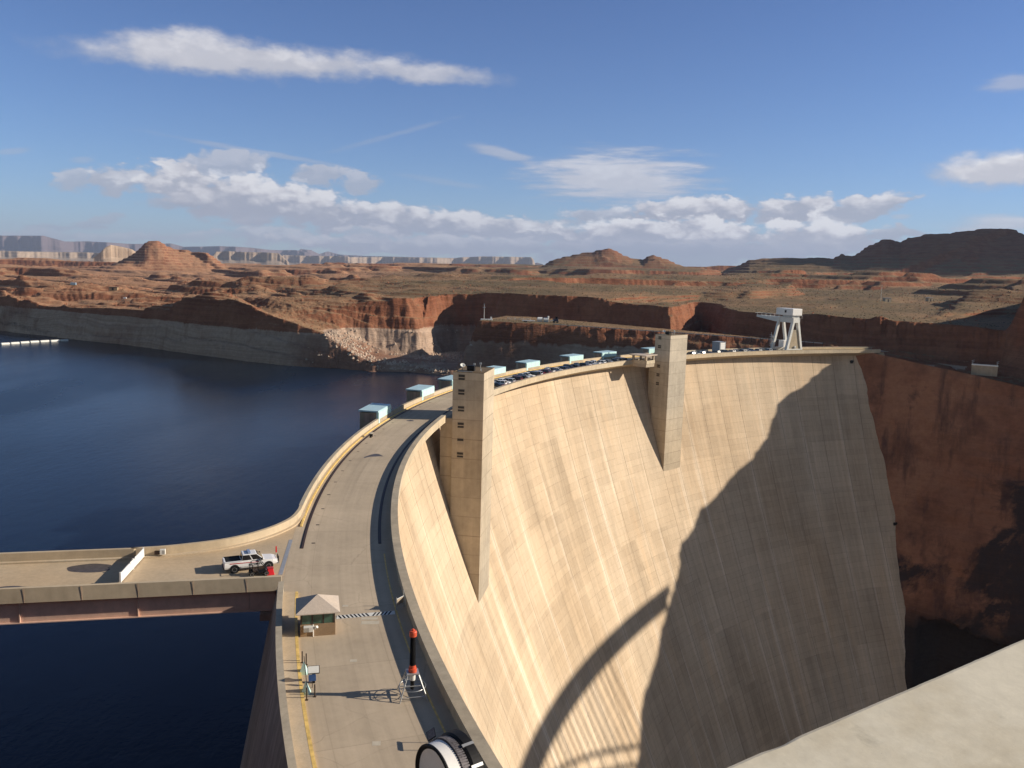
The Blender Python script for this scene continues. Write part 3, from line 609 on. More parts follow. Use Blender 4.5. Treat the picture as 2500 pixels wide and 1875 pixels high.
def add_windows(cab, V):
    # rear, front, left, right
    def outward(q, c):
        n_ = (q[1]-q[0]).cross(q[3]-q[0]); return q if n_.dot((q[0]+q[2])/2-c) > 0 else [q[1], q[0], q[3], q[2]]
    c = sum(V, Vector())/8
    for nm, ids, parts_ in (('rear_window', (0, 1, 5, 4), 1), ('windscreen', (2, 3, 7, 6), 1), ('side_window', (1, 2, 6, 5), 2), ('side_window', (3, 0, 4, 7), 2)):
        q = outward([V[i] for i in ids], c)
        for k in range(parts_): pane(q, .10 if parts_ == 1 else .12, .13, .012, k/parts_, (k+1)/parts_).build(nm, M['glass'], cab)
CARM = {k: plain(k+'_car_paint', c, .28, .0, .03, spec=.55) for k, c in dict(white=(.72, .72, .72), black=(.012, .012, .014), silver=(.36, .38, .41), grey=(.12, .13, .145), red=(.22, .02, .02), blue=(.03, .06, .14), darkred=(.10, .012, .012), navy=(.015, .025, .06), tan=(.34, .28, .2)).items()}
def build_car(kind, paint, loc=(0, 0, 0), rz=0, label='', group='cars parked along the crest'):
    m = CARM[paint]; nm, cat = {'pickup': ('pickup_truck', 'pickup truck'), 'suv': ('suv', 'car'), 'sedan': ('sedan', 'car'), 'van': ('van', 'van')}[kind]
    t = thing(nm, label, cat, loc, rz, group)
    if kind == 'pickup':
        hw = .98
        loft([(-2.85, ring(hw*.94, .55, 1.12)), (-2.78, ring(hw, .48, 1.18)), (-.95, ring(hw, .45, 1.18)), (.95, ring(hw, .45, 1.17)), (2.2, ring(hw*.97, .48, 1.12)), (2.72, ring(hw*.88, .52, 1.02)), (2.82, ring(hw*.8, .58, .92))]).build('body', m, t)
        MB().box(-2.66, -1.02, -.78, .78, 1.165, 1.195).build('cargo_bed', M['dark'], t)
        cab, V = greenhouse((-.98, -.80, .55, 1.28), .90, .74, 1.16, 1.88); c = cab.build('cab', m, t); add_windows(c, V); wheels(t, (-1.75, 1.80), hw, .40)
    elif kind == 'suv':
        hw = .95
        loft([(-2.35, ring(hw*.93, .45, 1.05)), (-2.28, ring(hw, .38, 1.12)), (.8, ring(hw, .36, 1.12)), (1.9, ring(hw*.95, .4, 1.04)), (2.3, ring(hw*.84, .44, .92)), (2.38, ring(hw*.76, .5, .82))]).build('body', m, t)
        cab, V = greenhouse((-2.28, -2.02, .35, 1.12), .89, .74, 1.10, 1.76); c = cab.build('cab', m, t); add_windows(c, V); wheels(t, (-1.42, 1.45), hw, .37)
    elif kind == 'van':
        hw = .98
        loft([(-2.6, ring(hw*.95, .42, 1.15)), (-2.52, ring(hw, .38, 1.2)), (1.2, ring(hw, .36, 1.2)), (2.2, ring(hw*.94, .4, 1.06)), (2.55, ring(hw*.82, .46, .9))]).build('body', m, t)
        cab, V = greenhouse((-2.52, -2.40, 1.0, 1.75), .93, .82, 1.18, 2.02); c = cab.build('cab', m, t); add_windows(c, V); wheels(t, (-1.6, 1.6), hw, .37)
    else:
        hw = .90
        loft([(-2.35, ring(hw*.85, .42, .92)), (-2.2, ring(hw*.97, .35, .98)), (-1.0, ring(hw, .32, .98)), (1.0, ring(hw, .32, .96)), (2.0, ring(hw*.94, .36, .84)), (2.35, ring(hw*.78, .42, .72))]).build('body', m, t)
        cab, V = greenhouse((-1.65, -.85, .35, 1.15), .83, .66, .95, 1.43); c = cab.build('cab', m, t); add_windows(c, V); wheels(t, (-1.38, 1.42), hw, .33)
    xr = {'pickup': -2.86, 'suv': -2.37, 'van': -2.62, 'sedan': -2.37}[kind]; xf = {'pickup': 2.80, 'suv': 2.36, 'van': 2.53, 'sedan': 2.33}[kind]
    for y in (-.66, .66): MB().box(xr-.02, xr+.10, y-.12, y+.12, .78, 1.0).build('tail_light', M['lamp_red'], t)
    for y in (-.55, .55): MB().box(xf-.12, xf+.02, y-.16, y+.16, .66, .82).build('headlight', M['white'], t)
    MB().box(xr-.03, xr+.1, -.72, .72, .48, .62).build('bumper', M['rim'] if kind == 'pickup' else M['black'], t)
    return t

# ------------------------------------------------------------------ security pickup on the access bridge
tp0, tp1 = U(531, 1399), U(669, 1385)
tr_dir = math.atan2(2.55, 5.6)
sx = thing('security_pickup', 'white security pickup with red side stripe and roof light bar on the access bridge', 'pickup truck', (-29.05, 91.0, 0), tr_dir)
hw = 1.0
body = loft([(-2.93, ring(hw*.95, .58, 1.22)), (-2.86, ring(hw, .50, 1.28)), (-1.1, ring(hw, .47, 1.28)), (1.05, ring(hw, .47, 1.24)), (1.6, ring(hw, .50, 1.20)), (2.35, ring(hw*.96, .52, 1.15)), (2.78, ring(hw*.86, .55, 1.04)), (2.88, ring(hw*.80, .6, .95))])
body.build('body', CARM['white'], sx)
MB().box(-2.72, -1.12, -.80, .80, 1.272, 1.292).build('cargo_bed', M['dark'], sx)
for y in (-1, 1): MB().box(-2.86, -1.10, y*.92-.08, y*.92+.08, 1.28, 1.345).build('bed_rail', M['black'] if y > 0 else CARM['white'], sx)
MB().box(-2.9, -2.80, -.92, .92, .62, 1.345).build('tailgate', CARM['white'], sx)
cab, V = greenhouse((-1.08, -.92, .55, 1.42), .93, .76, 1.24, 1.93); cb = cab.build('cab', CARM['white'], sx, bevel=.05); add_windows(cb, V)
MB().box(-.35, -.02, -.62, .62, 1.96, 2.10).build('light_bar', M['lightbar'], sx, bevel=.03)
for y in (-1, 1):
    s_ = MB(); s_.add([(-2.3, y*1.002, 1.06), (.9, y*1.002, 1.00), (.9, y*1.002, 1.06), (-2.3, y*1.002, 1.17)], [(0, 1, 2, 3)]); s_.add([(-2.3, y*1.010, 1.06), (.9, y*1.010, 1.00), (.9, y*1.010, 1.06), (-2.3, y*1.010, 1.17)], [(3, 2, 1, 0)]); s_.build('side_stripe', M['lred'], sx)
    MB().box(1.02, 1.22, y*1.02-.02 if y > 0 else -1.20, 1.20 if y > 0 else -1.0, 1.26, 1.48).build('wing_mirror', M['black'], sx)
    MB().box(-.12, .04, y*1.005-.015, y*1.005+.015, 1.0, 1.06).build('door_handle', M['black'], sx); MB().box(.78, .94, y*1.005-.015, y*1.005+.015, 1.0, 1.06).build('door_handle', M['black'], sx)
for y in (-.66, .66):
    MB().box(2.74, 2.90, y-.17, y+.17, .82, 1.0).build('headlight', M['offwhite'], sx); MB().box(-2.95, -2.86, y*1.28-.08, y*1.28+.08, .85, 1.15).build('tail_light', M['lamp_red'], sx)
for x in (-1.83, 1.86):
    for y in (-1, 1):
        ar = MB(); ar.lathe([(.36, -.03), (.52, -.03), (.52, .03), (.36, .03)], 22, (x, y*.985, .47), (0, 1, 0)); ar.build('wheel_arch', M['black'], sx)
MB().box(2.86, 2.98, -.86, .86, .50, .70).build('front_bumper', M['steel'], sx); MB().box(-3.02, -2.88, -.86, .86, .5, .64).build('rear_bumper', M['black'], sx)
g = MB()
for z in (.72, .95, 1.18): g.tube([(3.06, -.55, z), (3.06, .55, z)], .035)
for y in (-.55, 0, .55): g.tube([(3.04, y, .5), (3.06, y, 1.2)], .035)
g.build('push_bar', M['black'], sx)
fl = MB(); fl.tube([(2.98, .85, .9), (2.98, .85, 1.95)], .02); fl.build('marker_pole', M['steel'], sx); fl = MB(); fl.box(2.90, 3.06, .78, .92, 1.28, 1.98, .8); fl.build('red_marker', M['red'], sx)
wheels(sx, (-1.83, 1.86), 1.0, .41, .28)
def text_mesh(txt, size, mat, parent, mw, name='lettering', ext=.004, align='CENTER', sxk=1.0):
    cu = bpy.data.curves.new(name, 'FONT'); cu.body = txt; cu.size = size; cu.extrude = ext; cu.align_x = align; cu.align_y = 'CENTER'; cu.resolution_u = 3; cu.offset = size*.018
    o = bpy.data.objects.new(name, cu); COL.objects.link(o); dg = bpy.context.evaluated_depsgraph_get()
    me = bpy.data.meshes.new_from_object(o.evaluated_get(dg)); bpy.data.objects.remove(o); bpy.data.curves.remove(cu)
    me.name = name; me.materials.clear(); me.materials.append(mat); ob = bpy.data.objects.new(name, me); COL.objects.link(ob)
    me.transform(mw); ob.parent = parent; return ob
text_mesh('SECURITY', .34, M['black'], sx, Matrix(((1, 0, 0, .45), (0, 0, -1, -1.012), (0, 1, 0, .80), (0, 0, 0, 1))))
text_mesh('SECURITY', .34, M['black'], sx, Matrix(((-1, 0, 0, .45), (0, 0, 1, 1.012), (0, 1, 0, .80), (0, 0, 0, 1))))
# tube framed cart and red container beside the pickup
uc = thing('utility_cart', 'black tube framed utility cart parked close beside the white pickup', 'cart', U(632, 1402)-Vector((0, .1, 0)), tr_dir-.05)
fr = MB()
for y in (-.5, .5):
    fr.tube([(-.9, y, .35), (-.95, y, 1.0), (-.75, y, 1.45), (-.6, y, 1.5), (.15, y, 1.5), (.35, y, 1.40), (.75, y, .8), (1.05, y, .55)], .035); fr.tube([(-.9, y, .4), (1.0, y, .4)], .035); fr.tube([(-.05, y, .4), (-.05, y, 1.5)], .03)
for x, z in ((-.75, 1.45), (.25, 1.46), (.75, .8)): fr.tube([(x, -.5, z), (x, .5, z)], .03)
fr.build('roll_frame', M['black'], uc); MB().box(-.6, -.1, -.45, .45, .45, .62).build('seat', M['dsteel'], uc, bevel=.04); MB().box(-.65, -.55, -.45, .45, .6, 1.05).build('backrest', M['dsteel'], uc, bevel=.04); MB().box(-1.0, 1.0, -.46, .46, .3, .42).build('floor_pan', M['black'], uc)
wheels(uc, (-.75, .8), .62, .28, .2)
rc = thing('red_container', 'bright red tapered plastic container standing by the front of the white pickup', 'container', U(656, 1404)+Vector((.1, .25, 0)), tr_dir)
mb = MB(); mb.box(-.42, .42, -.36, .36, 0, .72, .72); mb.build('tub', M['red'], rc, bevel=.05); mb = MB(); mb.box(-.34, .34, -.30, .30, .72, .80); mb.build('lid', M['lred'], rc, bevel=.02); MB().box(-.5, -.34, -.2, .2, .62, .74).build('handle', M['white'], rc)

# ------------------------------------------------------------------ guard booth
bo = thing('guard_booth', 'small guard booth with pyramid roof, green windows and masonry base on the crest', 'booth', (-17.85, 75.75, 0), RAD(14.0))
MB().box(-1.6, 1.6, -1.65, 1.65, 0, 1.18).build('base_wall', M['tan_wall'], bo)
fw = MB()
for x in (-1.5, -.5, .5, 1.5):
    for y in (-1.55, 1.55): fw.box(x-.07, x+.07, y-.07, y+.07, 1.18, 2.3)
for y in (-.5, .5):
    for x in (-1.5, 1.5): fw.box(x-.07, x+.07, y-.07, y+.07, 1.18, 2.3)
fw.box(-1.57, 1.57, -1.62, 1.62, 2.22, 2.34); fw.build('window_frame', M['dsteel'], bo)
for x in (-1, 0, 1):
    for y in (-1.57, 1.57): MB().box(x-.43, x+.43, y-.02, y+.02, 1.2, 2.22).build('window', M['tglass'], bo)
for y in (-1, 0, 1):
    for x in (-1.52, 1.52): MB().box(x-.02, x+.02, y-.43, y+.43, 1.2, 2.22).build('window', M['tglass'], bo)
rf = MB(); e = 2.02; rf.add([(-e, -e, 2.34), (e, -e, 2.34), (e, e, 2.34), (-e, e, 2.34), (0, 0, 3.42), (-e, -e, 2.26), (e, -e, 2.26), (e, e, 2.26), (-e, e, 2.26)], [(0, 1, 4), (1, 2, 4), (2, 3, 4), (3, 0, 4), (5, 8, 7, 6), (0, 5, 6, 1), (1, 6, 7, 2), (2, 7, 8, 3), (3, 8, 5, 0)]); rf.build('roof', M['roof_tan'], bo)
ac = MB(); ac.box(-1.30, -.48, -2.12, -1.65, .62, 1.10); aco = ac.build('air_conditioner', M['offwhite'], bo, bevel=.02); MB().box(-1.24, -.80, -2.135, -2.12, .66, 1.04).build('grille', M['steel'], aco)
MB().tube([(-.42, -1.72, 0), (-.42, -1.72, 1.18)], .05).build('pipe', M['white'], bo)
lp = MB(); lp.box(-.32, -.16, -1.95, -1.65, .80, 1.02); lp.tube([(-.24, -1.85, .9), (-.06, -2.0, 1.05)], .09, 10, .13); lp.build('flood_lamp', M['offwhite'], bo)
gt2 = thing('mesh_gate', 'short grey metal gate frame standing in the shade beside the downstream parapet', 'gate', (-11.0, 80.55, 0), 1.05)
f = MB()
for x in (0, 1.15): f.tube([(x, 0, 0), (x, 0, 1.35 if x == 0 else 1.75)], .045)
for z in (.45, 1.15): f.tube([(0, 0, z), (1.15, 0, z)], .04)
f.build('frame', M['steel'], gt2); MB().box(.1, 1.05, -.01, .01, .5, 1.1).build('panel', M['conc_grey'], gt2)
# striped barrier plate across the road
hp = thing('barrier_plate', 'low vehicle barrier plate with black and white stripes across the crest road', 'barrier', (0, 0, 0))
A0, A1, B0, B1 = Vector((-16.55, 78.0, .012)), Vector((-16.65, 78.75, .05)), Vector((-11.0, 79.55, .012)), Vector((-11.15, 80.3, .05))
mb = MB(); mb.add([A0, B0, B1, A1, A1-Vector((0, 0, .045)), B1-Vector((0, 0, .045))], [(0, 1, 2, 3), (3, 2, 5, 4), (0, 4, 5, 1)]); mb.build('plate', M['offwhite'], hp)
st = MB(); n = 15
for i in range(n):
    t0 = i/n; t1 = (i+.48)/n; sk = -.055 if i < n*.55 else .055
    def Pq(t, v): t = min(max(t, 0), 1); return (A0*(1-t)+B0*t)*(1-v)+(A1*(1-t)+B1*t)*v+Vector((0, 0, .004))
    if 0 <= t0+sk <= 1 and t1+sk <= 1: st.add([Pq(t0, .04), Pq(t1, .04), Pq(t1+sk, .96), Pq(t0+sk, .96)], [(0, 1, 2, 3)])
st.build('stripe', M['black'], hp)
# ------------------------------------------------------------------ high voltage bushing on its stand
ms = thing('bushing_stand', 'grey steel lattice stand with a round hoop under the tall black bushing', 'stand', (-7.35, 63.75, 0), RAD(14))
hb, ht, zt = 1.12, .42, 2.0
cs = [(-1, -1), (1, -1), (1, 1), (-1, 1)]
for sx_, sy_ in cs: MB().bar((sx_*hb, sy_*hb, 0), (sx_*ht, sy_*ht, zt), .075).build('leg', M['steel'], ms)
for i in range(4):
    a, b = cs[i], cs[(i+1) % 4]; q = MB()
    for z in (.35, 1.15): k = hb+(ht-hb)*z/zt; q.bar((a[0]*k, a[1]*k, z), (b[0]*k, b[1]*k, z), .05)
    if i in (1, 3):
        k0, k1 = hb+(ht-hb)*.35/zt, hb+(ht-hb)*1.15/zt; q.bar((a[0]*k0, a[1]*k0, .35), (b[0]*k1, b[1]*k1, 1.15), .04); q.bar((a[0]*k1, a[1]*k1, 1.15), (b[0]*ht, b[1]*ht, zt), .04)
    q.build('brace', M['steel'], ms)
pl = MB()
for a in ((-.5, -.26, -.5, .5), (.26, .5, -.5, .5), (-.26, .26, -.5, -.26), (-.26, .26, .26, .5)): pl.box(*a, 1.97, 2.05)
pl.build('top_plate', M['steel'], ms)
hoop = MB(); hoop.tube([(cos(a)*1.08, sin(a)*1.08, .85) for a in [2*pi*i/36 for i in range(37)]], .022, 6, cap=False); hoop.build('hoop', M['steel'], ms)
bu = thing('insulator_bushing', 'tall black ribbed bushing with orange ends standing on the grey lattice stand', 'bushing', (-7.35, 63.75, 0), 0)
MB().lathe([(.15, .55), (.16, .6), (.17, 1.35), (.12, 1.35)], 20).build('lower_shaft', M['black'], bu, smooth=False)
MB().lathe([(.24, 1.35), (.24, 1.97)], 20).build('collar', M['offwhite'], bu); MB().lathe([(.34, 2.05), (.34, 2.35), (.26, 2.35), (.26, 2.6), (.2, 2.62)], 20).build('lower_flange', M['orange'], bu)
pr = []; n = 46
for i in range(n):
    z0 = 2.62+(5.02-2.62)*i/n; dz = (5.02-2.62)/n; rr = .20-.045*i/n
    pr += [(rr, z0), (rr+.055, z0+dz*.35), (rr+.055, z0+dz*.5), (rr, z0+dz*.7)]
MB().lathe(pr, 24).build('ribbed_column', M['black'], bu)
MB().lathe([(.20, 5.02), (.30, 5.06), (.31, 5.42), (.26, 5.52), (.10, 5.54), (.10, 5.66), (.03, 5.68)], 20).build('top_cap', M['orange'], bu, smooth=False)

# ------------------------------------------------------------------ wayside items by the lakeside kerb
for i, (x, y, lab) in enumerate(((-17.55, 68.75, 'dark steel post beside the yellow kerb, the farther left of the far pair'), (-17.1, 68.35, 'dark steel post of the far pair, the one standing nearer the road'), (-15.62, 62.5, 'dark steel post at the near end of the pole barrier, against the kerb'), (-15.1, 63.05, 'dark steel post behind the blue sign, nearer the road'))):
    p = thing('steel_post', lab, 'post', (x, y, 0), 0, 'dark steel posts by the wayside panel'); MB().tube([(0, 0, 0), (0, 0, 1.05)], .055, 10).build('shaft', M['dsteel'], p); MB().box(-.11, .11, -.11, .11, 0, .03).build('base_plate', M['dsteel'], p)
pb_ = thing('pole_barrier', 'thin dark pole laid across two pale teal A shaped stands beside the kerb', 'barrier', (0, 0, 0))
MB().tube([(-17.2, 68.0, .98), (-15.75, 63.1, .95)], .03, 8).build('pole', M['dsteel'], pb_)
for x, y in ((-16.95, 66.9), (-15.95, 63.6)):
    s_ = MB(); s_.add([(x-.34, y-.34, 0), (x+.34, y-.34, 0), (x+.34, y+.34, 0), (x-.34, y+.34, 0), (x-.03, y-.03, 1.0), (x+.03, y-.03, 1.0), (x+.03, y+.03, 1.0), (x-.03, y+.03, 1.0)], [(3, 2, 1, 0), (4, 5, 6, 7), (0, 1, 5, 4), (1, 2, 6, 5), (2, 3, 7, 6), (3, 0, 4, 7)]); s_.build('stand', M['teal'], pb_)
bs_ = thing('blue_sign', 'small blue sign panel standing beside the near teal stand', 'sign', (-15.65, 64.5, 0), 0.3); MB().obb((0, 0, .85), (.30, 0, 0), (0, .1, .24), (0, .02, -.01)).build('panel', M['blue'], bs_); MB().tube([(0, 0, 0), (0, 0, .85)], .03).build('post', M['dsteel'], bs_)
le = thing('wayside_panel', 'tilted white information panel on a black pedestal beside the kerb', 'information panel', (-15.75, 65.35, 0), .25)
MB().box(-.12, .12, -.14, .14, 0, 1.02).build('pedestal', M['black'], le)
def lectern_panel(t, w_, h_, z, tilt, m1, m2):
    ay = Vector((0, cos(tilt)*h_/2, sin(tilt)*h_/2)); up = Vector((0, -sin(tilt), cos(tilt)))
    f = MB(); f.obb(Vector((0, 0, z)), (w_/2, 0, 0), ay, up*.035); fo = f.build('frame', m1, t)
    g = MB(); g.obb(Vector((0, 0, z))+up*.038, (w_/2-.05, 0, 0), ay*.88, up*.004); g.build('panel_face', m2, fo)
    return fo
lectern_panel(le, .98, .72, 1.12, .6, M['black'], M['offwhite'])
ws = thing('information_sign', 'dark framed information sign on two thin posts left of the huge black machine ring', 'sign', (-5.1, 56.5, 0), RAD(-78))
for x in (-.5, .5): MB().tube([(x, 0, 0), (x, 0, .92)], .03, 8).build('post', M['dsteel'], ws)
lectern_panel(ws, 1.15, .66, .95, .55, M['black'], plain('brown_panel_print', (.16, .12, .10), .5, var=.5, scale=5))
bt = thing('kerb_bench', 'small dark bench with a pale top beside the yellow kerb, below the nearest teal shelter', 'bench', CR(176.35, 277.0), RAD(176.35)); MB().box(-.3, .3, -.75, .75, .78, .86).build('top', M['patch'], bt)
for y in (-.5, .5): MB().box(-.2, .2, y-.06, y+.06, 0, .78).build('leg', M['black'], bt)

# ------------------------------------------------------------------ turbine runner on edge
rn = thing('turbine_runner', 'huge black turbine runner standing on edge with a bright white band', 'turbine runner', (0, 0, 0))
rc_ = Vector((-4.25, 48.9, 2.30)); ax_ = Vector((.80, .60, 0)).normalized(); RR = 2.25
MB().lathe([(.3, .75), (.55, .72), (.6, .62), (.95, .60), (1.0, .50), (1.35, .46), (1.4, .36), (1.75, .30), (1.8, .20), (RR-.2, .08), (RR-.12, -.02), (RR-.05, -.02), (RR, .05), (RR, .14), (RR-.06, .16)], 64, rc_, ax_).build('disc', M['black'], rn, smooth=False)
MB().lathe([(RR-.10, .14), (RR-.06, .20), (RR-.02, .98), (RR-.06, 1.02), (RR-.12, 1.02)], 64, rc_, ax_).build('white_band', M['white'], rn, smooth=False)
sxv = Vector((-ax_.y, ax_.x, 0)); upv = Vector((0, 0, 1))
tb = MB()
for i in range(90):
    a = 2*pi*i/90; rad = sxv*cos(a)+upv*sin(a); tan_ = -sxv*sin(a)+upv*cos(a)
    tb.obb(rc_+ax_*1.30+rad*(RR+.03), ax_*.25, tan_*.055, rad*.06)
tbm = plain('worn_dark_steel', (.13, .12, .13), .6, .2, .5, 6)
MB().lathe([(RR-.15, 1.02), (RR+.02, 1.03), (RR+.02, 1.56), (RR-.2, 1.58)], 64, rc_, ax_).build('wearing_ring', tbm, rn)
tb.build('ribs', tbm, rn)
MB().lathe([(RR-.3, 1.5), (RR+.12, 1.58), (RR+.22, 1.75), (RR+.22, 2.35), (RR-.4, 2.45), (.6, 2.5)], 64, rc_, ax_).build('hub_flange', M['black'], rn)
for i in range(0):                                          # curved vanes show on the disc
    a0 = 2*pi*i/9; v = MB(); P = []
    for k in range(8):
        t = k/7; rr_ = .7+1.4*t; a = a0+.9*t*t; p = rc_+(sxv*cos(a)+upv*sin(a))*rr_
        P.append([p+ax_*(.40-.28*t), p+ax_*(.08-.20*t)-Vector((0, 0, 0))])
    v.grid(P); v.grid([[q+(sxv*cos(a0+.3)+upv*sin(a0+.3))*.05 for q in row] for row in P]); v.build('vane', plain('bronze_vane', (.012, .010, .009), .7, .1, .3, 3) if i == 0 else bpy.data.materials['bronze_vane'], rn)
for a in (.62, .16, -.45, 1.2):
    rad = -sxv*cos(a)+upv*sin(a); b = MB(); b.obb(rc_+ax_*1.98+rad*(RR+.20), ax_*.42, rad*.03, rad.cross(ax_)*.10); b.build('bracket', M['steel'], rn)
cdl = MB(); cdl.obb((rc_.x+ax_.x*1.1, rc_.y+ax_.y*1.1, .12), ax_*1.5, sxv*1.4, (0, 0, .12)); cdl.build('cradle', M['dsteel'], rn)

# ------------------------------------------------------------------ parked cars
ORD = 'first second third fourth fifth sixth seventh eighth ninth tenth eleventh twelfth thirteenth fourteenth fifteenth sixteenth seventeenth eighteenth nineteenth twentieth'.split()
ORD += ['twenty-'+o for o in ORD[:9]] + ['thirtieth'] + ['thirty-'+o for o in ORD[:9]]
protos = {}
def car_at(kind, paint, th, r_, flip, label):
    loc = CR(th, r_, 0.0); rz = RAD(th) + (pi if flip else 0) + random.uniform(-.05, .05)
    key = (kind, paint)
    if key not in protos: o = build_car(kind, paint, loc, rz, label); protos[key] = o
    else: o = copy_tree(protos[key])
    o.location = loc; o.rotation_euler = (0, 0, rz); o['label'] = label; return o
NMK = dict(pickup='pickup truck', suv='SUV', sedan='sedan', van='van')
row1 = [('sedan', 'black', 0), ('suv', 'white', 0), ('pickup', 'white', 1), ('suv', 'silver', 0), ('sedan', 'black', 1), ('suv', 'darkred', 0), ('suv', 'black', 0), ('pickup', 'silver', 1), ('pickup', 'white', 1), ('van', 'black', 0), ('suv', 'silver', 0), ('sedan', 'red', 1), ('suv', 'darkred', 0), ('pickup', 'white', 0), ('suv', 'black', 1), ('sedan', 'white', 0), ('suv', 'navy', 0), ('sedan', 'black', 0), ('suv', 'black', 1), ('suv', 'black', 0), ('pickup', 'black', 0), ('suv', 'navy', 0), ('sedan', 'white', 0), ('suv', 'silver', 1), ('pickup', 'white', 0), ('suv', 'white', 0), ('suv', 'black', 0), ('sedan', 'silver', 1), ('suv', 'black', 0), ('van', 'black', 0), ('suv', 'blue', 0)]
for i, (k, c, fl_) in enumerate(row1):
    th = 159.6-i*.665+random.uniform(-.06, .06)
    L = dict(pickup=2.9, suv=2.4, sedan=2.4, van=2.6)[k]
    car_at(k, c, th, 267.6+L+random.uniform(0, .5), fl_, f'{c.replace("darkred","dark red")} {NMK[k]} by the downstream parapet, {ORD[i]} in line from the near elevator tower')
row2 = [('suv', 'white', 0), ('sedan', 'black', 1), ('suv', 'black', 0), ('pickup', 'white', 0), ('suv', 'silver', 0), ('pickup', 'black', 0), ('sedan', 'navy', 1), ('suv', 'grey', 0), ('sedan', 'black', 0), ('suv', 'black', 1), ('suv', 'silver', 0), ('pickup', 'blue', 0), ('suv', 'navy', 0), ('sedan', 'white', 0), ('suv', 'blue', 1), ('suv', 'grey', 0), ('pickup', 'black', 0), ('suv', 'silver', 0), ('sedan', 'black', 0)]
for i, (k, c, fl_) in enumerate(row2):
    th = 131.2-i*.72+random.uniform(-.05, .05); L = dict(pickup=2.9, suv=2.4, sedan=2.4, van=2.6)[k]
    car_at(k, c, th, 267.6+L+random.uniform(0, .4), fl_, f'{c} {NMK[k]} beyond the far elevator tower, {ORD[i]} in line towards the gantry crane')
mc = thing('machine_cab', 'white boxy machine cab with tall dark windows parked right behind the far elevator tower', 'machine', CR(131.0, 274.6), RAD(131))
MB().box(-1.5, 1.5, -1.3, 1.3, 1.2, 4.2).build('cab_body', M['white'], mc, bevel=.08)
for x in (-.7, .7): MB().box(x-.4, x+.4, 1.3, 1.33, 2.0, 3.8).build('window', M['glass'], mc)
for y in (-.6, .6): MB().box(-1.53, -1.5, y-.4, y+.4, 2.0, 3.8).build('window', M['glass'], mc)
MB().box(-2.0, 2.6, -1.2, 1.2, .5, 1.2).build('chassis', M['offwhite'], mc); wheels(mc, (-1.2, 1.6), 1.2, .5, .35); MB().box(1.5, 2.9, -1.0, 1.0, 1.2, 2.6).build('engine_hood', M['dsteel'], mc)
cn = thing('storage_shed', 'tall grey metal shed with a pale ribbed roller door among the parked cars', 'shed', CR(124.6, 274.6), RAD(124.6))
MB().box(-2.2, 2.2, -1.9, 1.9, 0, 4.9).build('walls', plain('grey_sheet_metal', (.30, .33, .37), .5), cn); d = MB()
for i in range(6): d.box(-2.27, -2.2, -1.4, 1.4, .2+i*.75, .2+i*.75+.70)
d.build('roller_door', M['white'], cn); MB().box(-2.35, 2.35, -2.0, 2.0, 4.9, 5.05).build('roof', M['steel'], cn)
# roofed viewing platform beside the far tower
vp = thing('viewing_platform', 'flat roofed concrete viewing platform built out from the parapet beside the far elevator tower', 'platform', CR(138.65, 263.2), RAD(138.65))
MB().box(-3.1, 3.2, -2.9, 2.9, -1.3, -.02).build('floor_slab', M['conc_grey'], vp); MB().box(-3.3, -2.95, -2.9, 2.9, -.02, 1.25).build('balustrade', M['conc'], vp)
for y in (-2.9, 2.6): MB().box(-2.95, 3.2, y, y+.3, -.02, 1.25).build('balustrade', M['conc'], vp)
MB().box(-3.6, 4.2, -4.2, 4.2, 3.05, 3.35).build('roof', M['roof_tan'], vp)
for x, y in ((-2.7, -2.6), (-2.7, 2.6), (3.0, -2.6), (3.0, 2.6)): MB().box(x-.35, x+.35, y-.35, y+.35, -.02, 3.05).build('pillar', M['conc_grey'], vp)

# ------------------------------------------------------------------ gantry crane
cth = pol(U(1946, 854.6, 1.1))[1]
gc = thing('gantry_crane', 'tall white gantry crane with splayed legs at the far end of the crest', 'crane', CR(cth, 268.4), RAD(cth))
def aframe(x, panel):
    for s_ in (-1, 1): MB().obb((x, s_*2.95, 7.1), (.75 if panel else .6, 0, 0), (0, .55, 0), Vector((0, -s_*1.55, 6.9))).build('leg', M['offwhite'], gc)
    MB().box(x-.7, x+.7, -4.9, 4.9, .15, 1.5).build('sill_beam', M['offwhite'], gc)
    if panel:
        p = MB(); p.add([(x-.3, -3.9, 1.4), (x-.3, 3.9, 1.4), (x-.3, 1.75, 10.3), (x-.3, -1.75, 10.3), (x+.1, -3.9, 1.4), (x+.1, 3.9, 1.4), (x+.1, 1.75, 10.3), (x+.1, -1.75, 10.3)], [(0, 1, 2, 3), (7, 6, 5, 4), (0, 4, 5, 1), (1, 5, 6, 2), (2, 6, 7, 3), (3, 7, 4, 0)]); p.build('side_panel', M['conc_cap'], gc)
        MB().lathe([(.55, 0), (.6, .05), (.6, .5), (.3, .55)], 18, (x-.3, -.2, 2.2), (-1, 0, 0)).build('cable_drum', M['steel'], gc)
    MB().box(x-.8, x+.8, -2.0, 2.0, 13.6, 15.9).build('cross_beam', M['offwhite'], gc)
    for y in (-4.2, 4.2): MB().box(x-.35, x+.35, y-.9, y+.9, .1, .5).build('bogie', M['black'], gc)
aframe(.3, True); aframe(9.5, False)
for y in (-1.3, 1.3):
    b = MB(); b.profx([(1.1, 13.6), (11.5, 13.6), (24.5, 15.0), (24.5, 15.9), (1.1, 15.9)], y-.45, y+.45); b.build('boom_girder', M['offwhite'], gc)
rl = MB()
for a, b in (((-1.2, -2.6), (-1.2, 2.6)), ((-1.2, 2.6), (25, 2.6)), ((25, 2.6), (25, -2.6)), ((25, -2.6), (-1.2, -2.6))):
    rl.tube([(a[0], a[1], 16.9), (b[0], b[1], 16.9)], .05, 5)
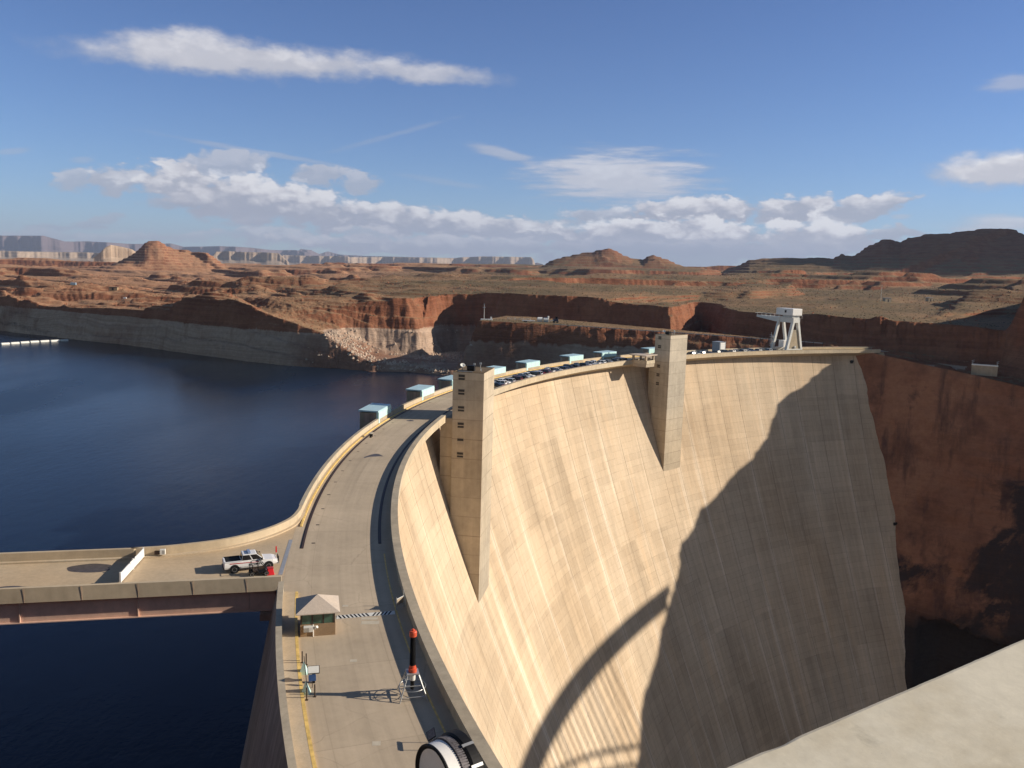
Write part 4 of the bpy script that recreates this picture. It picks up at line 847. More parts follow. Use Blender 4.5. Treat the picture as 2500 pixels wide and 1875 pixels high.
for x in range(-1, 26, 3):
    for y in (-2.6, 2.6): rl.tube([(x, y, 15.4), (x, y, 16.9)], .05, 5)
rl.build('handrail', M['offwhite'], gc)
tro = MB(); tro.box(-.6, 10.2, -2.9, 2.9, 17.0, 20.1); tho = tro.build('trolley_house', M['white'], gc, bevel=.12); MB().box(3.4, 4.6, 2.9, 2.95, 18.1, 19.3).build('window', M['glass'], tho); MB().box(0.2, 6.4, -2.2, 2.2, 15.9, 17.0).build('trolley_frame', M['steel'], gc)
MB().box(5.2, 8.4, -2.1, 1.6, 1.7, 4.9).build('machinery_house', M['white'], gc, bevel=.06); MB().box(1.0, 9.2, -3.6, -2.9, 1.1, 1.6).build('walkway', M['offwhite'], gc)
ld = MB(); ld.tube([(10.5, 4.5, 1), (10.5, 4.5, 8.4)], .10, 6); ld.tube([(9.6, 4.9, 1), (9.6, 4.9, 7.2)], .08, 6)
for z in (2.2, 4.2, 6.2): ld.box(9.0, 10.9, 3.6, 5.2, z, z+.12)
for z in (3.2, 5.2, 7.2): ld.tube([(9.0, 5.2, z), (10.9, 5.2, z), (10.9, 3.6, z)], .05, 5)
ld.build('stair_tower', M['offwhite'], gc)

# ------------------------------------------------------------------ things on the rocky bench behind the dam
def benchz(x): return float(np.interp(x, [-40, -20, 10, 40, 96, 142, 170], [4.6, 4.7, 4.3, 3.4, 1.9, .9, .2]))
lp = thing('lamp_pole', 'tall pale lamp pole at the lake end of the rocky bench road', 'lamp pole', (-17.6, 492.5, benchz(-17.6))); MB().tube([(0, 0, -2), (0, 0, 8.6)], .16, 8, .1).build('pole', M['offwhite'], lp); MB().box(-.9, .9, -.15, .15, 7.0, 7.25).build('cross_arm', M['offwhite'], lp); MB().box(-.3, .3, -.3, .3, 8.6, 9.2).build('lamp_head', M['steel'], lp)
kb = thing('concrete_block', 'low white concrete block at the foot of the lamp pole', 'block', (-15.5, 490, benchz(-16)), .1); mb = MB(); mb.box(-4, 3, -.6, .6, -1.2, .6); mb.build('base', M['white'], kb, bevel=.1); mb = MB(); mb.box(1.6, 2.6, -.5, .5, .6, 1.8); mb.build('upstand', M['white'], kb, bevel=.1)
for i, (px, lab) in enumerate(((1248, 'pale tubular fence panel on the bench road, the lone one nearest the lamp pole'), (1268, 'pale tubular fence panel on the bench road, in the middle of the three'), (1286, 'pale tubular fence panel on the bench road, closest to the white tanks'))):
    p = D(px, 780, 497); f = thing('fence_panel', lab, 'fence', (p.x, p.y, benchz(p.x)), -.05, 'fence panels on the bench road'); q = MB()
    for x in (-2.2, 0, 2.2): q.tube([(x, 0, 0), (x, 0, 1.5)], .09, 6)
    q.build('posts', M['offwhite'], f); q = MB()
    for z in (.7, 1.4): q.tube([(-2.2, 0, z), (2.2, 0, z)], .08, 6)
    q.build('rails', M['offwhite'], f)
for i, (px, lab) in enumerate(((1318, 'white rounded tank on the bench road, the left one with a dark end'), (1333, 'white rounded tank on the bench road, the right one with a turret'))):
    p = D(px, 783, 496); f = thing('white_tank', lab, 'tank', (p.x, p.y, benchz(p.x)), -.2, 'white tanks on the bench road')
    q = MB(); q.lathe([(.6, -1.6), (1.15, -1.35), (1.2, 1.35), (.6, 1.6)], 18, (0, 0, 1.5), (1, .3, 0)); q.build('shell', M['white'], f, smooth=False); q = MB(); q.box(-1.4, 1.4, -.9, .9, 0, .5); q.build('skid', M['steel'], f)
    if i: q = MB(); q.box(.7, 1.7, -.6, .6, 2.2, 3.6); q.build('turret', M['white'], f, bevel=.2)
p = D(1292, 789, 486); f = thing('flat_trailer', 'low white flatbed trailer on the bench road in front of the white tanks', 'trailer', (p.x, p.y, benchz(p.x)), -.08); MB().box(-4.2, 3.2, -1, 1, .6, 1.0).build('bed', M['white'], f); wheels(f, (-2.8, -1.8), 1.0, .42); MB().box(3.2, 4.6, -.1, .1, .55, .75).build('drawbar', M['steel'], f)
p = D(1358, 785, 495); f = thing('dark_loader', 'dark blue loader machine with a white arm at the right of the white tanks', 'loader', (p.x, p.y, benchz(p.x)), -.1); MB().box(-2, 1.2, -1, 1, .8, 2.2).build('body', CARM['navy'], f, bevel=.1); MB().box(-.6, .8, -.8, .8, 2.2, 3.6).build('cab', M['glass'], f); MB().bar((-1.5, -.9, 1.6), (-4, -.9, .8), .4).build('arm', M['white'], f); wheels(f, (-1.3, .8), 1.1, .6, .4)
gr = thing('guard_rail', 'long low guard rail with many posts along the rocky bench road behind the dam', 'guard rail', (0, 0, 0)); path = []
for i in range(34): x = 22+i*4.2; path.append(Vector((x, float(np.interp(x, [-20, 20, 90, 150, 178], [477, 468.5, 456.5, 438, 425])), benchz(x))))
q = MB()
for i in range(33): q.bar(path[i]+Vector((0, 0, .72)), path[i+1]+Vector((0, 0, .72)), .10, .34)
q.build('rail', M['steel'], gr)
for p in path: MB().box(p.x-.12, p.x+.12, p.y-.12, p.y+.12, p.z-1.5, p.z+.95).build('post', M['dsteel'], gr)
p0, p1 = D(2373, 888, 447), D(2436, 898, 447); ad = thing('adit_portal', 'pale concrete portal block with white top edge in the dark canyon wall', 'portal', (p0+p1)/2, math.atan2(p1.y-p0.y, p1.x-p0.x)); hl = (p1-p0).length/2
MB().box(-hl, hl, -.6, 9, -4.6, 0).build('block', M['conc_grey'], ad); MB().box(-hl-.1, hl+.1, -.75, 1.0, .003, .5).build('coping', M['white'], ad)
for x in (-hl+.3, hl-.3):
    q = MB()
    for z in (1.2, 2.0): q.tube([(x-.5, -.5, z), (x+.6, 2.4, z+.2)], .07, 5)
    q.tube([(x, -.5, .4), (x, -.5, 2.2)], .07, 5); q.build('end_railing', M['offwhite'], ad)

# ------------------------------------------------------------------ log boom on the lake
seg = [(5, 75, 1078), (80, 150, 1073), (155, 225, 1067), (230, 300, 1062), (308, 380, 1058), (388, 460, 1055), (468, 525, 1052)]
names = ['white boom float at the left edge of the photo', 'white boom float second from the left', 'white boom float third from the left', 'white boom float in the middle of the boom', 'white boom float fifth from the left', 'white boom float sixth from the left', 'white boom float nearest the cliff, at the right end of the boom']
for (a, b, y), lab in zip(seg, names):
    p0, p1 = U(a/3.16, 500+(y+3)/3.16, -26), U(b/3.16, 500+(y-1)/3.16, -26); f = thing('boom_float', lab, 'boom float', (p0+p1)/2, math.atan2(p1.y-p0.y, p1.x-p0.x), 'floats of the white boom across the lake'); h_ = (p1-p0).length/2
    q = MB(); q.lathe([(.5, -h_), (.95, -h_+.3), (.95, h_-.3), (.5, h_)], 12, (0, 0, .45), (1, 0, 0)); q.build('float', M['offwhite'], f); q = MB(); q.box(-h_-.5, h_+.5, -.12, .12, .2, .4); q.build('link', M['dsteel'], f)

# ------------------------------------------------------------------ steel arch bridge downstream, whose shadow falls on the dam
ab = thing('steel_arch_bridge', 'steel arch road bridge across the canyon that casts the curved shadow', 'bridge')
B0_ = Vector((265.5, 181, 0)); bdir = Vector((70, 126, 0)).normalized(); bnor = Vector((bdir.y, -bdir.x, 0))
def bp(s_, off, z): return B0_+bdir*s_+bnor*off+Vector((0, 0, z))
SB = plain('bridge_steel', (.32, .33, .34), .5, .2)
q = MB(); q.obb(bp(-42, 5.8, 35.2), bdir*192, bnor*6.2, (0, 0, .55)); q.build('deck', SB, ab); q = MB()
for o in (1.5, 10.2): q.obb(bp(-42, o, 33.9), bdir*192, bnor*.3, (0, 0, .8))
q.build('stringer', SB, ab)
def archz(s_): return 32.6-.0020*(s_+43)**2
for o in (1.5, 10.2):
    for dz in (0, -7.5):
        a = MB(); ss = np.linspace(-199, 113, 40)
        for i in range(39): a.bar(bp(ss[i], o, archz(ss[i])+dz*(.55+abs(ss[i]+43)/156*.45)), bp(ss[i+1], o, archz(ss[i+1])+dz*(.55+abs(ss[i+1]+43)/156*.45)), .9, 1.1)
        a.build('arch_rib', SB, ab)
for i in range(-9, 9):
    s_ = 19.2+i*9.5*1.0
    for k, o in enumerate((1.5, 10.2)):
        z0 = archz(s_)
        if -199 < s_ < 113 and z0 < 31.5 and (i+k) % 1 == 0: q = MB(); q.bar(bp(s_, o, z0), bp(s_, o, 34), .75); q.build('column', SB, ab)

# ------------------------------------------------------------------ parapet in front of the camera and the building under it
pw = thing('terrace_parapet', 'pale rough concrete parapet slab in the near right corner', 'parapet', (.18, .637, 34.1), math.atan2(.27, .41))
slabm, snt, sbs = new_mat('worn_parapet_concrete')
sp_ = snt.new('ShaderNodeTexCoord').outputs['Object']
a1 = snt.noise(snt.mapping(sp_, scale=(4, 7, 4)), 1.0, 6.0, .62); a2 = snt.noise(sp_, 46, 6.0, .66); a3 = snt.noise(snt.mapping(sp_, loc=(3, 1, 0)), 15, 5.0, .6); a4 = snt.noise(sp_, 120, 4.0, .6)
sf = snt.math('ADD', snt.mapr(a1, .32, .68, .84, 1.10), snt.mapr(a2, .3, .7, -.07, .07)); sf = snt.math('ADD', sf, snt.mapr(a3, .60, .72, 0, .24)); sf = snt.math('SUBTRACT', sf, snt.mapr(a3, .36, .27, 0, .22)); sf = snt.math('SUBTRACT', sf, snt.mapr(a2, .33, .27, 0, .35))
so_ = snt.vmath('SCALE', snt.mix(snt.mapr(a1, .4, .6), (.60, .53, .40, 1), (.62, .57, .46, 1))); snt.put(so_.node.inputs['Scale'], sf); snt.l.new(so_, sbs.inputs['Base Color']); sbs.inputs['Roughness'].default_value = .95; sbs.inputs['Specular IOR Level'].default_value = .1
snt.l.new(snt.bump(snt.math('ADD', a2, snt.math('MULTIPLY', a4, .5)), .09, .004), sbs.inputs['Normal'])
P_ = []; xs_ = np.linspace(-1.2, 3.2, 900); e1 = fbm1 = np.cumsum(rng.normal(size=900)); e1 = e1-np.convolve(e1, np.ones(61)/61, 'same'); e1 = e1/np.abs(e1).max(); chips = np.convolve((rng.random(900) < .012)*rng.random(900), np.hanning(13), 'same')
for i, x in enumerate(xs_):
    y1 = .0012*e1[i]-.006*chips[i]
    P_.append([(x, -.46, -1.05), (x, -.46, -.004), (x, -.455, 0), (x, y1-.005, 0), (x, y1-.0015, -.001-.003*chips[i]), (x, y1, -.009), (x, 0, -.05), (x, 0, -1.05)])
mb = MB(); mb.grid(P_, close=True); mb.f += [tuple(range(8))[::-1], tuple(899*8+k for k in range(8))]; mb.build('wall', slabm, pw)
vc = thing('terrace_building', 'concrete building under the viewing terrace, hidden below the near parapet', 'building', (.18, .637, 33.0), math.atan2(.27, .41))
MB().box(-4, 7, -9, -.03, -34, -.02).build('walls', M['conc_grey'], vc)
# ------------------------------------------------------------------ noise on arrays
def _hash(ix, iy, seed):
    h = (ix.astype(np.int64)*374761393 + iy.astype(np.int64)*668265263 + seed*974711) & 0xffffffff
    h = ((h ^ (h >> 13))*1274126177) & 0xffffffff
    return (h ^ (h >> 16)) & 0xffffffff
def perlin(x, y, seed=0):
    x0, y0 = np.floor(x), np.floor(y); fx, fy = x-x0, y-y0
    u, v = fx*fx*fx*(fx*(fx*6-15)+10), fy*fy*fy*(fy*(fy*6-15)+10)
    def g(ix, iy, dx, dy):
        a = _hash(ix, iy, seed)*(2*pi/4294967296.0); return np.cos(a)*dx+np.sin(a)*dy
    n00, n10 = g(x0, y0, fx, fy), g(x0+1, y0, fx-1, fy); n01, n11 = g(x0, y0+1, fx, fy-1), g(x0+1, y0+1, fx-1, fy-1)
    return ((n00*(1-u)+n10*u)*(1-v)+(n01*(1-u)+n11*u)*v)*1.5
def fbm(x, y, octv=5, seed=0, gain=.5, lac=2.03):
    s_ = np.zeros_like(x); a = 1.0; t = 0
    for o in range(octv): s_ += a*perlin(x, y, seed+o*17); t += a; a *= gain; x = x*lac+13.7; y = y*lac-7.1
    return s_/t
def sst(x, a, b): t = np.clip((x-a)/(b-a), 0, 1); return t*t*(3-2*t)
def sdpoly(x, y, poly):
    d = np.full(x.shape, 1e18); ins = np.zeros(x.shape, bool); n = len(poly)
    for i in range(n):
        ax_, ay_ = poly[i][0], poly[i][1]; bx, by = poly[(i+1) % n][0], poly[(i+1) % n][1]
        ex, ey = bx-ax_, by-ay_; wx, wy = x-ax_, y-ay_
        t = np.clip((wx*ex+wy*ey)/(ex*ex+ey*ey+1e-9), 0, 1); d = np.minimum(d, (wx-ex*t)**2+(wy-ey*t)**2)
        if abs(ey) > 1e-9: ins ^= ((ay_ > y) != (by > y)) & (x < ex*(y-ay_)/ey+ax_)
    return np.where(ins, -1, 1)*np.sqrt(d)               # negative inside
def pxd(lst): return [(D(px, py, d).x, D(px, py, d).y) for px, py, d in lst]

# ------------------------------------------------------------------ terrain layout (plan view, metres)
SHORE = [(-900, 985), (-640, 830), (-500, 722)] + [(U(px, py, -26).x, U(px, py, -26).y) for px, py in ((0, 810), (130, 826), (280, 842), (450, 865), (600, 885), (700, 895), (800, 902), (868, 906), (885, 910), (980, 917), (1050, 921), (1105, 922))]
RIM = [(247, 405), (252, 399), (258, 390), (263, 383), (276, 376), (289, 369), (288, 359), (295, 354), (291, 347), (293, 342), (304, 336), (308, 327), (316, 320), (324, 319), (334, 314), (346, 304), (355, 296), (362, 289), (366, 279), (374, 271), (390, 259), (398, 251), (430, 225), (470, 190)]
LAKE = SHORE + [(20, 463), (60, 457), (90, 450), (125, 440), (150, 431), (172, 420), (178, 413), (203, 400), (228, 388), (247, 379)] + [(x+3, y-8) for x, y in RIM[4:]] + [(700, 60), (700, -900), (-1500, -900), (-1500, 1100)]
FOOT = pxd([(560, 735, 640), (640, 745, 600), (726, 765, 562), (850, 790, 552), (960, 800, 548), (1015, 800, 546), (1060, 850, 575), (1110, 850, 592), (1160, 800, 590), (1250, 780, 562), (1400, 790, 548), (1550, 800, 532), (1640, 810, 512), (1668, 815, 528), (1692, 800, 600), (1712, 790, 660), (1730, 790, 640), (1748, 790, 560), (1770, 800, 520), (1850, 820, 500), (2000, 840, 486), (2100, 850, 482), (2200, 850, 480), (2280, 850, 480), (2340, 850, 478), (2440, 850, 474)])
BENCH = FOOT + [(252, 392), (247, 378), (178, 400), (60, 445), (-40, 455), (-95, 465), (-140, 480), (-165, 498), (-178, 530)]
PROM = [(-31, 473), (20, 466), (90, 453), (150, 434), (180, 412), (262, 372), (262, 396), (230, 432), (170, 462), (120, 500), (60, 530), (10, 552), (-12, 548), (-22, 510)]
cols_px = np.array([-200, 0, 250, 500, 750, 1000, 1250, 1500, 1750, 2000, 2250, 2500, 2700.])
cols_az = np.array([math.atan2(D(p, 700, 1).x, D(p, 700, 1).y) for p in cols_px])
TAB = {470: [800, 795, 795, 762, 758, 742, 735, 745, 762, 766, 788, 806, 812], 560: [770, 765, 760, 742, 735, 728, 724, 732, 752, 756, 772, 790, 795], 660: [742, 736, 734, 726, 718, 717, 715, 718, 738, 743, 750, 768, 780],
       800: [722, 718, 716, 710, 705, 704, 702, 706, 716, 722, 728, 738, 748], 1100: [698, 694, 690, 688, 685, 682, 681, 684, 690, 696, 700, 704, 712], 1600: [674, 672, 672, 670, 668, 666, 666, 669, 672, 676, 680, 684, 690],
       2200: [650, 650, 653, 655, 656, 656, 657, 660, 662, 664, 666, 668, 672], 3000: [634, 636, 642, 648, 646, 646, 650, 658, 658, 657, 656, 655, 655], 3600: [630, 632, 640, 647, 645, 646, 651, 659, 659, 657, 656, 655, 655]}
tr = np.array(sorted(TAB)); TZ = np.array([[D(p, y, d).z for p, y in zip(cols_px, TAB[d])] for d in tr])
def table(az_, r_):
    lr = np.interp(np.log(np.clip(r_, tr[0], tr[-1])), np.log(tr), np.arange(len(tr))); ca = np.interp(az_, cols_az, np.arange(len(cols_az)))
    i, j = np.minimum(lr.astype(int), len(tr)-2), np.minimum(ca.astype(int), len(cols_az)-2); u, v = lr-i, ca-j
    return (TZ[i, j]*(1-u)*(1-v)+TZ[i+1, j]*u*(1-v)+TZ[i, j+1]*(1-u)*v+TZ[i+1, j+1]*u*v)
def hills(x, y):                                            # buttes and hills on the plateau: centre and sizes from the photo, at 1.9 to 3.2 km, plus added unseen high ground that shades the right hills
    h = np.zeros_like(x)
    def dome(px, py, dist, wl, wr, depth, p=1.5, ang=0.0, top=None, base=652):
        c = D(px, py, dist); H = c.z-D(px, base, dist).z; rx, ry = c.y, -c.x; L = math.hypot(rx, ry); rx, ry = rx/L, ry/L; fx, fy = c.x/L, c.y/L
        u = (x-c.x)*rx+(y-c.y)*ry; v = (x-c.x)*fx+(y-c.y)*fy
        s_ = dist/F; wu = np.where(u < 0, wl*s_, wr*s_); q = np.sqrt((u/wu)**2+(v/depth)**2)
        q = q*(1+.10*fbm(x/60, y/60, 4, 91)); return H*np.clip(1-q**p, 0, None)
    n1 = fbm(x/38, y/38, 4, 71)
    def put(d_): nonlocal h; h = np.maximum(h, d_)
    def skyline(prof, dist, base, depth, pw_=1.5, back=1.0):
        a = np.arctan2(x, y); r2 = np.hypot(x, y); az_p = np.array([math.atan2(D(q[0], q[1], 1).x, D(q[0], q[1], 1).y) for q in prof]); hh = np.array([D(q[0], q[1], dist).z-D(q[0], base, dist).z for q in prof])
        v = (r2-dist)+7*fbm(x/90, y/90, 3, 61); v = np.where(v < 0, v/depth, v/(depth*back))
        return np.interp(a, az_p, hh, left=0, right=0)*np.clip(1-np.abs(v)**pw_, 0, None)
    put(skyline([(230, 656), (262, 649), (300, 629), (330, 613), (345, 599), (352, 591), (362, 587), (385, 585), (398, 589), (410, 598), (440, 609), (470, 618), (490, 621), (505, 620), (520, 631), (545, 650), (560, 656)], 2300, 656, 190, 1.25))
    put(skyline([(1322, 660), (1338, 642), (1352, 631), (1380, 623), (1420, 617), (1448, 614), (1470, 607), (1485, 605), (1500, 608), (1520, 619), (1545, 627), (1570, 631), (1582, 621), (1597, 619), (1612, 623), (1640, 641), (1665, 652), (1695, 660)], 2300, 660, 170, 1.8))
    put(skyline([(1765, 660), (1800, 646), (1830, 629), (1868, 625), (1930, 625), (2000, 624), (2035, 626), (2055, 615), (2070, 617), (2080, 620), (2110, 606), (2140, 595), (2155, 586), (2172, 586), (2185, 592), (2200, 593), (2215, 584), (2270, 575), (2330, 572), (2400, 564), (2450, 563), (2500, 558), (2600, 549), (2750, 546), (2900, 600), (3000, 650)], 2080, 663, 330, 1.35))
    put(dome(2372, 606, 1880, 46, 36, 70, 2.0, base=668))
    put(dome(2420, 668, 1050, 170, 220, 70, 1.3, base=706)); put(dome(2150, 672, 1300, 160, 170, 60, 1.2, base=692)); put(dome(1980, 672, 1350, 130, 120, 50, 1.2, base=690)); put(dome(2440, 700, 760, 130, 180, 40, 1.3, base=730))
    shade_ridge = 455*np.clip(1-((x-1720)/330)**2-((y-1950)/560)**2, 0, 1)**.5*(1+.10*fbm(x/160, y/160, 4, 17))  # added high ground beyond the right edge, unseen, to shade the hills
    put(shade_ridge)
    return h*(1+.06*n1)
def terrace(h, step, k):
    t = h/step; f = t-np.floor(t); return h*(1-k)+k*step*(np.floor(t)+sst(f, .55, 1.0))
def height(x, y):
    r_ = np.hypot(x, y); az_ = np.arctan2(x, y)
    base = table(az_, r_)
    far = sst(r_, 3300, 5200); base = base*(1-far)+(base-90)*far
    amp = np.interp(r_, [400, 600, 900, 1500, 2600, 4000], [1.6, 5.0, 10.5, 15.0, 18, 14])
    sc_ = np.interp(r_, [400, 900, 2600], [48, 95, 190])
    xa = x*.92+y*.2; n = fbm(xa/(sc_*1.7), y/(sc_*.75), 6, 3, .48); b = np.abs(fbm(xa/(sc_*2.2), y/(sc_*.9), 5, 40, .5))
    left = sst(-az_, -.05, .40)
    mesa = sst(fbm(xa/(sc_*3.6), y/(sc_*1.1), 5, 55, .5), .03, .13)        # low rocky benches with a scarp
    h = base + amp*(.55*n - .9*left*(.30-b)*1.4 + .75*mesa - .25)
    dm = np.clip(fbm(x/120+3, y/42, 4, 77, .40), 0, None); h += left*sst(r_, 500, 620)*(1-sst(r_, 900, 1500))*(22*dm-3.0)
    h += hills(x, y)
    h = terrace(h, np.where(r_ < 900, 2.2, 6.5), np.where(r_ < 900, .55, .62)) + .35*np.interp(r_, [400, 1500], [.5, 2.0])*fbm(x/9, y/9, 4, 23)
    near = r_ < 1500
    xn, yn = x[near], y[near]; hn = h[near].copy()
    rough = fbm(xn/34, yn/34, 5, 5, .55); small = fbm(xn/7.5, yn/7.5, 4, 8, .55)
    # ground right of the view: plateau of the canyon rim
    rr = sdpoly(xn, yn, RIM+[(900, 100), (1500, 100), (1500, 700), (420, 640), (300, 480)])
    k = 1-sst(rr+1.5*small, -2, 9); hn = hn*(1-k)+np.maximum(hn, 36+1.2*rough+.9*small)*k
    # bench cut
    db = sdpoly(xn, yn, BENCH)+5.0*rough+2.2*small
    tong = np.interp(xn, [-182, -150, -130, -110, -98, -88, -70, -40], [3.5, 2.6, -2.5, -8, -15, -20, -22.5, -24])
    hb_ = tong + 1.2*rough+.7*small + 6.0*sst(-db, 22, 0)*sst(xn, -40, -95)
    wcl = np.where(xn > -60, 14.0, 20.0); t = np.clip((db+wcl*.5)/wcl, 0, 1)
    t = t + .045*np.sin(t*pi*8)*np.clip(t*(1-t)*4, 0, 1)
    hn = hb_*(1-t)+hn*t
    # promontory that carries the bench road
    dp = sdpoly(xn, yn, PROM)+2.6*rough+2.0*small*sst(xn, 20, 60)+.8*small
    top = np.interp(xn, [-40, -20, 10, 40, 96, 142, 170, 205, 245], [4.6, 4.7, 4.3, 3.4, 1.9, .9, .0, -4.5, -12])
    wp = np.interp(xn, [-20, 30, 120], [9., 12., 22.]); t = np.clip(.5-(dp+wp*.35)/wp, 0, 1); t = t+.05*np.sin(t*pi*6)*np.clip(t*(1-t)*4, 0, 1)
    hn = np.where(db < 30, np.maximum(hn, hb_)*(1-t)+np.where(db < 6, top+.25*small, np.maximum(top, hn))*t, hn)
    # lake and canyon
    dl = sdpoly(xn, yn, LAKE)+2.2*rough+1.0*small
    wl = np.interp(xn, [-400, -120, -95, -85, -60, -40, 0], [17, 17, 12, 10, 22, 14, 13.]); t = np.clip((dl+1.5)/wl, 0, 1); t = t+.05*np.sin(t*pi*10)*np.clip(t*(1-t)*4, 0, 1)
    bot = np.where(np.hypot(xn-CX, yn-CY) > 276, -42, -205)
    hn = bot*(1-t)+hn*t
    h[near] = hn
    return h
azs = np.concatenate([np.linspace(RAD(-62), RAD(-36), 60, endpoint=False), np.linspace(RAD(-36), RAD(33.5), 1330, endpoint=False), np.linspace(RAD(33.5), RAD(74), 230)])
rs_ = [250.0]
while rs_[-1] < 440: rs_.append(rs_[-1]+3.0)
while rs_[-1] < 720: rs_.append(rs_[-1]+1.15)
while rs_[-1] < 3000: rs_.append(rs_[-1]*1.0036)
while rs_[-1] < 30000: rs_.append(rs_[-1]*1.06)
rs_ = np.array(rs_)
AZ, RR2 = np.meshgrid(azs, rs_, indexing='ij'); X, Y = np.sin(AZ)*RR2, np.cos(AZ)*RR2
Z = height(X.ravel(), Y.ravel()).reshape(X.shape)
def grid_mesh(name, X, Y, Z, mat, attrs=None, smooth=True):
    ni, nj = X.shape; co = np.stack([X, Y, Z], -1).reshape(-1, 3).astype(np.float32)
    i, j = np.meshgrid(np.arange(ni-1), np.arange(nj-1), indexing='ij'); a = (i*nj+j).ravel()
    fs = np.stack([a, a+1, a+nj+1, a+nj], 1).astype(np.int32)
    fs = fs[:, ::-1] if ((co[fs[0, 1]]-co[fs[0, 0]])[0]*(co[fs[0, 3]]-co[fs[0, 0]])[1]-(co[fs[0, 1]]-co[fs[0, 0]])[1]*(co[fs[0, 3]]-co[fs[0, 0]])[0]) < 0 else fs
    me = bpy.data.meshes.new(name); me.vertices.add(len(co)); me.vertices.foreach_set('co', co.ravel())
    me.loops.add(fs.size); me.loops.foreach_set('vertex_index', fs.ravel()); me.polygons.add(len(fs))
    me.polygons.foreach_set('loop_start', np.arange(0, fs.size, 4, dtype=np.int32)); me.polygons.foreach_set('loop_total', np.full(len(fs), 4, np.int32))
    me.polygons.foreach_set('use_smooth', np.full(len(fs), smooth)); me.update(calc_edges=True); me.validate()
    for k, v in (attrs or {}).items():
        at = me.attributes.new(k, 'FLOAT', 'POINT'); at.data.foreach_set('value', v.ravel().astype(np.float32))
    me.materials.append(mat); o = bpy.data.objects.new(name, me); COL.objects.link(o); return o
